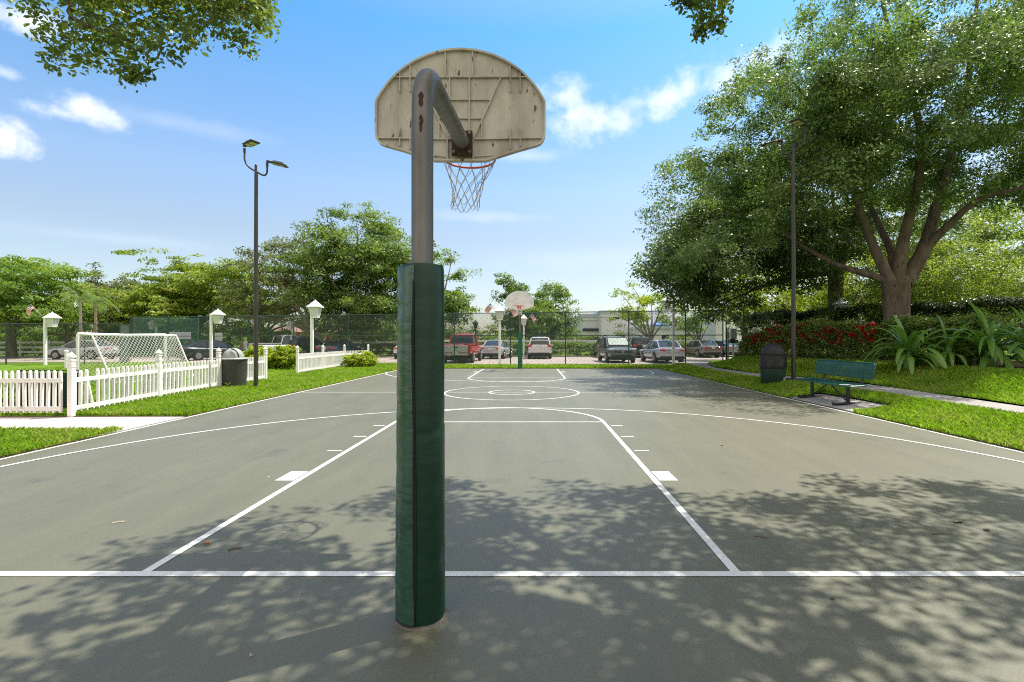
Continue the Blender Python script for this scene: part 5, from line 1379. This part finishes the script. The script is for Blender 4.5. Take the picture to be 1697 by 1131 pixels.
hedge('flowering_hedge', 'glossy hedge dotted with red flowers behind the bench and bin', [(13.6, 14.9), (12.75, 16.2), (12.2, 18.5), (11.6, 21.5), (11.2, 24.5), (11.5, 26.0)], 1.5, 1.32, 150, .095, l_hedge, None, berm, .15, 105, crad=.24, per=40,
      taper=lambda f: 1.0 if f < .72 else 1.0 - .55 * ((f - .72) / .28) ** 1.3)
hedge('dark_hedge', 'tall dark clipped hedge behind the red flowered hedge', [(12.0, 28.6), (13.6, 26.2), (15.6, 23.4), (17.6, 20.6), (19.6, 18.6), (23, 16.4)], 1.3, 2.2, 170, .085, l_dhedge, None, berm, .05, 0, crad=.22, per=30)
hedge('low_hedge', 'low clipped hedge left of the padded pole below the rail fence', [(wx(600, 44.4), 44.5), (wx(668, 44.4), 44.5)], 1.0, 1.0, 46, .14, l_olive, 'low hedges beyond the car park', None, .06, crad=.25)
hedge('low_hedge', 'low clipped hedge between the silver sedan and the white suv', [(wx(828, 44.4), 44.6), (wx(880, 44.4), 44.6)], 1.0, 1.08, 46, .14, l_mid, 'low hedges beyond the car park', None, .06, crad=.25)
hedge('low_hedge', 'low clipped hedge right of the white suv', [(wx(908, 44.4), 44.6), (wx(992, 44.4), 44.6)], 1.1, 1.12, 46, .14, l_mid, 'low hedges beyond the car park', None, .06, crad=.25)
hedge('low_hedge', 'low hedge between the silver and bronze sedans', [(wx(1085, 44.4), 45.4), (wx(1190, 44.4), 45.6)], 1.1, 1.05, 40, .14, l_bright, 'low hedges beyond the car park', None, .1, crad=.25)
for (px, Y, rx, rz, label) in ((466, 24.6, 1.05, .62, 'bright rounded shrub in the gap between the picket fences'), (430, 25.2, .8, .55, 'bright shrub behind the end of the first picket fence'), (598, 26.0, .78, .40, 'bright low rounded shrub at the end of the second picket fence')):
    plainbush('shrub', label, (wx(px, Y), Y, .01), (rx, .8, rz), 330, .15, 44, .095, l_yellow, 'bright shrubs by the picket fences', seed=int(px))
for (px, Y, rx, rz, label) in ((12, 10.6, .45, .40, 'small leafy bush behind the front picket fence at the left edge'), (100, 10.5, .22, .18, 'tiny bush beside the dark screen behind the front fence')):
    plainbush('shrub', label, (wx(px, Y), Y, .01), (rx, .35, rz), 50, .12, 30, .06, l_mid, 'small bushes behind the front fence', seed=int(px))

# --- lilies
def lily(px, py, Y, n, L_, label, seed):
    rr = random.Random(seed); x = wx(px, Y); z = berm(x, Y)
    t = thing('crinum_lily', label, 'plant', (x, Y, z - .02), 0, 'broad leaved lilies before the hedge')
    b = MB(); b.lathe([(.10, 0), (.13, .12), (.09, .45), (.06, .6)], seg=12); b.build('stem', l_lily, t)
    for k in range(n):
        a = 2 * PI * k / n * 2.4 + rr.uniform(-.3, .3); el = math.radians(rr.choice([15, 30, 42, 52, 62, 76]) + rr.uniform(-8, 8)); ln_ = L_ * rr.uniform(.75, 1.1); wd = rr.uniform(.055, .095)
        p = Vector((0, 0, .25 + .3 * rr.random())); d = Vector((math.cos(a) * math.cos(el), math.sin(a) * math.cos(el), math.sin(el))); side = Vector((-math.sin(a), math.cos(a), 0))
        vs = []; K = 12; tw = rr.uniform(-.6, .6)
        for i in range(K + 1):
            u = i / K; w_ = wd * (math.sin(PI * min(1, .12 + .88 * u)) ** .55) if u < .99 else .004
            w_ *= 1 + .08 * math.sin(u * 17 + k)
            nn = side.cross(d).normalized(); s2 = (side * math.cos(tw * u) + nn * math.sin(tw * u))
            vs += [p - s2 * w_ + nn * w_ * .35, p, p + s2 * w_ + nn * w_ * .35]
            d = (d + Vector((0, 0, -.27 * (1.25 - abs(math.sin(el)) * .55) * (.35 + u)))).normalized(); p = p + d * ln_ / K
        b = MB(); fs = []
        for i in range(K):
            for j in (0, 1): fs.append((3 * i + j, 3 * i + j + 1, 3 * i + j + 4, 3 * i + j + 3))
        b.add(vs, fs, 0, True); b.build('leaf', l_lily, t)
lily(1506, 600, 15.0, 46, 1.5, 'broad leaved lily at the foot of the oak trunk', 1)
lily(1640, 598, 14.2, 50, 1.75, 'largest broad leaved lily near the right edge', 2)
lily(1572, 604, 14.8, 26, 1.1, 'smaller broad leaved lily between the two large ones', 4)
lily(1715, 600, 13.4, 36, 1.5, 'broad leaved lily cut by the right edge', 6)

# --- trees behind the car park and at left
tree('feathery_tree', 'light green feathery tree at the left edge', (wx(20, 42), 42, 0), 2.6, .28, [((wx(-15, 42), 42, 5.6), (6.0, 4, 3.0), 1), ((wx(55, 42), 41, 4.4), (4.2, 3, 2.4), .7), ((wx(60, 42), 43, 6.6), (2.6, 2.5, 1.2), .3)], 480, .8, 60, .22, l_bright, m_bark, seed=21, flat=.35, twigs=.5, skirt=(3.2, 1.9))
tree('feathery_tree', 'yellow green low tree beside the young palms at left', (wx(112, 44), 44, 0), 1.8, .2, [((wx(112, 44), 44, 3.9), (2.8, 2.4, 2.3), 1)], 150, .7, 55, .22, l_poin, m_bark, seed=22)
tree('sparse_tree', 'sparse olive tree with forked stems behind the soccer goal', (wx(172, 50), 50, 0), 2.2, .22, [((wx(185, 50), 50, 5.4), (4.2, 3, 3.0), 1), ((wx(225, 50), 50, 3.9), (2.6, 2, 1.7), .4)], 210, .65, 45, .24, l_olive, m_bark, seed=23, nl=9, skirt=(3.2, 1.9))
tree('flame_tree', 'wide layered flame tree with bright flat foliage left of the light post', (wx(325, 50), 50, 0), 2.6, .38, [((wx(320, 50), 50, 6.4), (5.6, 4, 3.2), 1), ((wx(270, 50), 50, 4.4), (3.0, 3, 1.8), .4), ((wx(385, 50), 50, 5.8), (3.2, 3.2, 3.2), .5)], 700, .95, 60, .26, l_poin, m_bark, seed=24, flat=.22, nl=9, rough=.2, skirt=(3.2, 1.9))
tree('sparse_tree', 'brownish sparse tree with bare leaning branches behind the light post', (wx(545, 46), 46, 0), 2.0, .30, [((wx(465, 46), 46, 7.6), (4.0, 3, 2.7), 1), ((wx(430, 46), 46, 5.0), (2.4, 2.4, 2.0), .45), ((wx(520, 46), 46, 5.8), (3, 2.5, 2), .4)], 230, .72, 44, .23, l_olive, m_bark2, seed=25, nl=11, lean=(-1.4, 0), twigs=.8, skirt=(3.2, 1.9))
tree('broad_tree', 'tallest leafy tree rising left of the padded pole', (wx(588, 47), 47, 0), 3.2, .40, [((wx(585, 47), 47, 9.7), (4.5, 4.2, 3.2), 1.3), ((wx(655, 47), 47, 7.6), (4.2, 3.8, 3.2), .8), ((wx(545, 47), 46, 7.4), (3.6, 3.4, 2.8), .5), ((wx(615, 47), 45, 5.4), (5.4, 3.0, 2.2), 5.0 * .12)], 900, .85, 62, .24, l_mid, m_bark2, seed=26, nl=10, skirt=(3.2, 1.9))
tree('broad_tree', 'mid green rounded tree between the feathery tree and the flame tree', (wx(215, 58), 58, 0), 2.2, .26, [((wx(210, 58), 58, 4.6), (4.6, 3, 2.6), 1), ((wx(240, 58), 58, 3.0), (4.0, 3, 2), .5)], 300, .8, 55, .26, l_mid, m_bark, seed=61)
tree('broad_tree', 'dark green tree behind the base of the dark light post', (wx(440, 58), 58, 0), 2.2, .28, [((wx(440, 58), 58, 6.2), (5.2, 3, 3.2), 1), ((wx(430, 58), 58, 3.2), (5.0, 3, 2.2), .6)], 360, .85, 55, .27, l_mid, m_bark, seed=62)
tree('broad_tree', 'leafy tree appearing right of the padded pole', (wx(722, 49), 49, 0), 2.8, .3, [((wx(718, 49), 49, 6.6), (3.4, 3.2, 3.2), 1), ((wx(745, 49), 49, 4.4), (1.6, 2, 1.6), .25)], 240, .75, 60, .24, l_mid, m_bark2, seed=27, skirt=(3.2, 1.9))
tree('broad_tree', 'loose topped leafy tree behind the far hoop', (wx(868, 52), 52, 0), 2.4, .26, [((wx(870, 52), 52, 5.3), (2.6, 2.4, 2.3), 1), ((wx(848, 52), 52, 6.9), (1.3, 1.3, 1.0), .22), ((wx(876, 52), 52, 3.4), (3.2, 3, 1.6), .5)], 200, .62, 52, .24, l_mid, m_bark, seed=28, skirt=(3.2, 1.9))
tree('dense_tree', 'darker dense tree right of the far hoop', (wx(916, 58), 58, 0), 2.4, .28, [((wx(914, 58), 58, 5.0), (2.5, 2.4, 2.4), 1), ((wx(916, 58), 58, 3.0), (2.4, 2.4, 1.8), .4)], 170, .75, 55, .27, l_oak, m_bark, seed=29, skirt=(3.2, 1.9))
tree('forked_tree', 'yellow green tree with a pale forked trunk before the lilac building', (wx(1078, 50), 50, 0), 1.3, .24, [((wx(1062, 50), 50, 5.0), (2.9, 2.4, 1.9), 1), ((wx(1035, 50), 50, 3.1), (2.0, 1.8, 1.1), .4), ((wx(1095, 50), 50, 4.6), (2.0, 2.0, 1.6), .4)], 130, .55, 46, .22, l_yellow, m_bark2, seed=30, nl=9, twigs=.9)
tree('forked_tree', 'small tree with reddish forked stems left of the gate', (wx(1160, 48), 48, 0), 1.0, .14, [((wx(1158, 48), 48, 3.6), (2.4, 2.0, 1.9), 1)], 100, .5, 44, .2, l_bright, m_bark, seed=31, nl=8, twigs=.9)
tree('dense_tree', 'shaded tree crown hanging behind the top of the gate', (wx(1235, 36), 36, 0), 2.2, .22, [((wx(1232, 36), 36, 4.6), (2.2, 2, 2.6), 1), ((wx(1170, 38), 38, 5.6), (2.6, 2, 1.5), .5)], 170, .65, 55, .18, l_oak2, m_bark, seed=32)
BUSH = [(755, 60, 3.4, 1.9, l_olive, 'grey green bush right of the padded pole above the red pickup'), (800, 64, 3.6, 1.7, l_mid, 'mid green bush between the red pickup and the far hoop'), (845, 60, 2.6, 1.6, l_bright, 'bright bush behind the lamp post with two flags'),
        (895, 64, 3.2, 1.5, l_oak2, 'dark bush low behind the white suv'), (945, 66, 3.0, 1.4, l_mid, 'mid green bush left of the lilac building'), (600, 58, 4.5, 1.7, l_olive, 'dull green bush under the tallest tree'), (650, 57, 4.0, 1.9, l_mid, 'broad bush just left of the padded pole'),
        (520, 62, 3.4, 1.5, l_oak2, 'dark bush under the sparse brownish tree'), (390, 60, 4.2, 1.9, l_oak2, 'dark bush beneath the layered flame tree'), (320, 58, 3.0, 1.6, l_bright, 'bright bush behind the green enclosure'), (250, 60, 3.4, 1.6, l_mid, 'mid green bush left of the green enclosure'), (35, 47, 2.4, 1.2, l_bright, 'bright bush behind the rail fence at far left'), (-20, 52, 4.5, 2.0, l_mid, 'large bush at the left edge'), (100, 56, 4.0, 1.8, l_mid, 'bush behind the young palms'), (1130, 56, 2.0, 1.0, l_mid, 'bush before the long pale building')]
for i, (px, Y, rx, rz, mt, label) in enumerate(BUSH):
    plainbush('background_bush', label, (wx(px, Y), Y, 0), (rx, 2.0, rz), 90, .6, 44, .24, mt, 'bushes behind the car park', 'shrub', 4, 40 + i)
# palms
def palm(px, Y, ytop, label, seed):
    rr = random.Random(seed); h = wz(ytop, Y); t = thing('palm_tree', label, 'palm tree', (wx(px, Y), Y, 0), 0, 'young palms at left')
    b = MB(); b.tube([(0, 0, 0), (.04, 0, h * .5), (.0, 0, h)], [.13, .10, .08], 10); b.build('trunk', m_bark2, t)
    q = []
    for k in range(15):
        a = 2 * PI * k / 15 + rr.uniform(-.2, .2); el = rr.uniform(.3, 1.2); p = Vector((0, 0, h)); d = Vector((math.cos(a) * math.cos(el), math.sin(a) * math.cos(el), math.sin(el)))
        for i in range(14):
            p2 = p + d * .15; sd = d.cross(Vector((0, 0, 1))).normalized()
            for s_ in (-1, 1):
                tip = p2 + sd * s_ * .34 * math.sin(PI * (i + 2) / 17) + d * .16 + Vector((0, 0, -.12)); q += [tuple(p), tuple(p + d * .05), tuple(tip), tuple(p2)]
            d = (d + Vector((0, 0, -.13))).normalized(); p = p2
    np_mesh('fronds', np.array(q), 4, l_palm, t)
palm(133, 38, 497, 'young palm with bright fronds left of the goal', 1); palm(158, 40, 503, 'young palm behind the soccer goal post', 2)
# far wood closing the horizon
Pf = []
for k in range(1500):
    x = NR.uniform(-150, 150); y = 92 + NR.uniform(-5, 9); hgt = 3.6 + 1.6 * math.sin(x * .13) + 1.1 * math.sin(x * .31 + 1)
    Pf.append((x, y, hgt * NR.random() ** .6))
Pf = np.array(Pf)
tag(np_mesh('far_wood', leaf_quads(Pf, np.full(len(Pf), 1.5), 26, .75), 4, l_oak), 'far belt of dark trees along the horizon', 'wood', kind='stuff')

# --- trees overhead: only their lowest sprays reach into the picture
def spray(px0, py0, px1, py1, n, Y, jit=.25):
    return [W3(px0 + (px1 - px0) * R.random(), py0 + (py1 - py0) * R.random(), Y + R.uniform(-jit, jit)) for _ in range(n)]
LSP = []
for _ in range(420):
    px = R.uniform(70, 450); u = (px - 70) / 380
    ymax = 108 - 6 * u if px < 110 else (112 if px < 170 else (100 if px < 300 else (78 if px < 350 else 55)))
    if 190 < px < 245: ymax = 128
    py = R.uniform(-60, ymax) if R.random() < .6 else R.uniform(-60, ymax * .6)
    if px < 100 and py < 40: continue
    LSP.append(W3(px, py, 5.2 + R.uniform(-.5, .5)))
LSP += [W3(R.uniform(35, 70), R.uniform(5, 16), 5.1) for _ in range(5)] + [W3(R.uniform(208, 240), R.uniform(118, 132), 5.0) for _ in range(8)] + [W3(R.uniform(375, 415), R.uniform(60, 80), 5.2) for _ in range(7)]
tree('overhanging_tree', 'leafy branch of a tree hanging into the top left corner', (-7.6, 1.6, -.02), 3.0, .28, [((-6.3, 3.2, 6.6), (3.4, 2.9, 1.3), 1)], 260, .32, 40, .085, l_over, m_bark,
     limbs=[([(-7.6, 1.6, 3.0), (-6.6, 3.0, 4.6), W3(60, -25, 5.2), W3(120, 30, 5.2), W3(220, 70, 5.2)], .06), ([(-7.6, 1.6, 3.0), (-7.0, 2.4, 4.8), (-6.2, 3.2, 6.2), (-5.4, 3.6, 7.0)], .14), ([(-6.9, 2.7, 4.4), W3(150, -60, 5.3), W3(300, -10, 5.3), W3(420, 20, 5.2)], .045)],
     seed=51, twigs=.75, cut=lambda P: P[:, 2] > 1.443 + .70 * P[:, 1])
ot = bpy.data.objects[[o_.name for o_ in bpy.data.objects if o_.name.startswith('overhanging_tree')][0]]
for ch in list(ot.children):
    if ch.name.startswith('crown'):
        C = np.array(LSP) - np.array((-7.6, 1.6, -.02))
        np_mesh('hanging_leaves', leaf_quads(C, .15 * (.6 + .8 * NR.random(len(C))), 18, .064, flat=.8, up_bias=.3, aspect=.46, hexa=True), 6, l_near, ot)
RSP = [W3(R.uniform(1145, 1205), R.uniform(-30, 42), 5.0 + R.uniform(-.3, .3)) for _ in range(34)] + [W3(R.uniform(1115, 1150), R.uniform(-4, 14), 5.0) for _ in range(8)] + [W3(R.uniform(1155, 1172), R.uniform(44, 62), 5.0) for _ in range(7)] + [W3(R.uniform(1180, 1200), R.uniform(30, 50), 5.0) for _ in range(7)]
# shade tree: its crown stands out of frame above and to the right of the camera
def shade_keep(P):
    gx = P[:, 0] - .426 * P[:, 2]; gy = P[:, 1] - .23 * P[:, 2]     # gaps between the boughs
    gap = np.sin(gx * 3.7 + 1.4 * np.sin(gy * 2.9)) * np.sin(gy * 4.4 + 1.2 * np.sin(gx * 2.3 + 1))
    return (P[:, 2] > 1.443 + .69 * np.maximum(P[:, 1], 0) + .35) & (gap < .52)
tree('shade_tree', 'tree overhead whose dangling twigs show at the top right of centre', (7.6, -2.2, 0), 3.4, .36,
     [((4.6, 3.6, 7.3), (4.2, 3.2, 1.3), 1.3), ((1.6, 2.4, 6.6), (2.4, 2.6, 1.0), .62), ((7.4, 4.2, 7.6), (2.8, 3.0, 1.4), .8), ((5.4, .6, 7.0), (3.8, 2.6, 1.3), .8), ((2.6, 4.6, 6.8), (2.2, 1.4, .8), .45)],
     1500, .33, 56, .115, l_over, m_bark, seed=52, twigs=.6, nl=9, cut=shade_keep, inner=.2, bough=2.6)
st = bpy.data.objects['shade_tree']
b = MB(); B0 = Vector((7.6, -2.2, 0))
b.tube([Vector((3.6, 4.2, 6.6)) - B0, Vector(W3(1215, -70, 5.2)) - B0, Vector(W3(1190, -10, 5.0)) - B0, Vector(W3(1170, 45, 5.0)) - B0], [.03, .018, .01, .004], 6)
b.tube([Vector(W3(1205, -40, 5.1)) - B0, Vector(W3(1150, 2, 5.0)) - B0, Vector(W3(1118, 8, 5.0)) - B0], [.012, .008, .004], 6); b.build('twig', m_bark, st)
C = np.array(RSP) - np.array(B0); np_mesh('dangling_leaves', leaf_quads(C, np.full(len(C), .10), 13, .062, flat=1.0, up_bias=.2, aspect=.46, hexa=True), 6, l_near, st)

# ------------------------------------------------------------------ litter on the court
def leaf_on_court(px, py, L_, W_, rz, mat, label):
    Y = gY(py); t = MB(); K = 6; vs = []
    for i in range(K + 1):
        u = i / K; w_ = W_ * math.sin(PI * u) ** .8; vs += [(L_ * (u - .5), -w_ / 2, .006 + .008 * math.sin(u * 4)), (L_ * (u - .5), 0, .003), (L_ * (u - .5), w_ / 2, .008 + .006 * math.sin(u * 5))]
    fs = [(3 * i + j, 3 * i + j + 1, 3 * i + j + 4, 3 * i + j + 3) for i in range(K) for j in (0, 1)]
    t.add(vs, fs, 0, True); o_ = t.build('fallen_leaf', mat); o_.location = (wx(px, Y), Y, .002); o_.rotation_euler = (0, 0, rz)
    m_ = o_.modifiers.new('thick', 'SOLIDIFY'); m_.thickness = .0015
    return tag(o_, label, 'leaf', 'leaves fallen on the court')
def twig_on_court(px, py, L_, r, rz, mat, label):
    Y = gY(py); b = MB(); b.tube([(-L_ / 2, 0, r), (-L_ * .1, .006, r * 1.2), (L_ * .2, -.003, r), (L_ / 2, .004, r * .8)], [r, r * .9, r * .8, r * .4], 7)
    b.tube([(L_ * .1, 0, r), (L_ * .3, .02, r)], r * .5, 5)
    o_ = b.build('twig', mat); o_.location = (wx(px, Y), Y, .001); o_.rotation_euler = (0, 0, rz); return tag(o_, label, 'twig', 'twigs fallen on the court')
leaf_on_court(344, 902, .055, .032, .2, m_dryleaf, 'dry orange leaf lying beside the left key line')
leaf_on_court(1588, 866, .10, .05, .3, M('grey_brown_leaf', (.22, .17, .13), .8), 'curled brown leaf on the shaded court at right')
leaf_on_court(1380, 993, .03, .02, .9, m_twig, 'tiny dark leaf below the baseline at right')
leaf_on_court(417, 1089, .02, .012, .5, m_twigpale, 'tiny pale leaf near the bottom left of the court')
leaf_on_court(446, 792, .02, .012, 1.2, m_fwhite, 'tiny white scrap beside the left key block')
leaf_on_court(1635, 880, .06, .03, 1.5, m_twig, 'dark leaf near the right edge of the court')
leaf_on_court(1196, 739, .05, .03, .5, m_dryleaf, 'small tan leaf on the sunny court right of the key')
twig_on_court(197, 867, .085, .005, .7, m_twigpale, 'pale twig on the sunny left side of the court')
twig_on_court(390, 911, .085, .006, .7, m_twig, 'dark twig at the edge of the board shadow')
twig_on_court(1262, 891, .10, .004, -.35, m_twig, 'dark thin twig right of the key line in the shade')
twig_on_court(1562, 886, .16, .004, .05, m_twig, 'long thin twig in the shade at right')
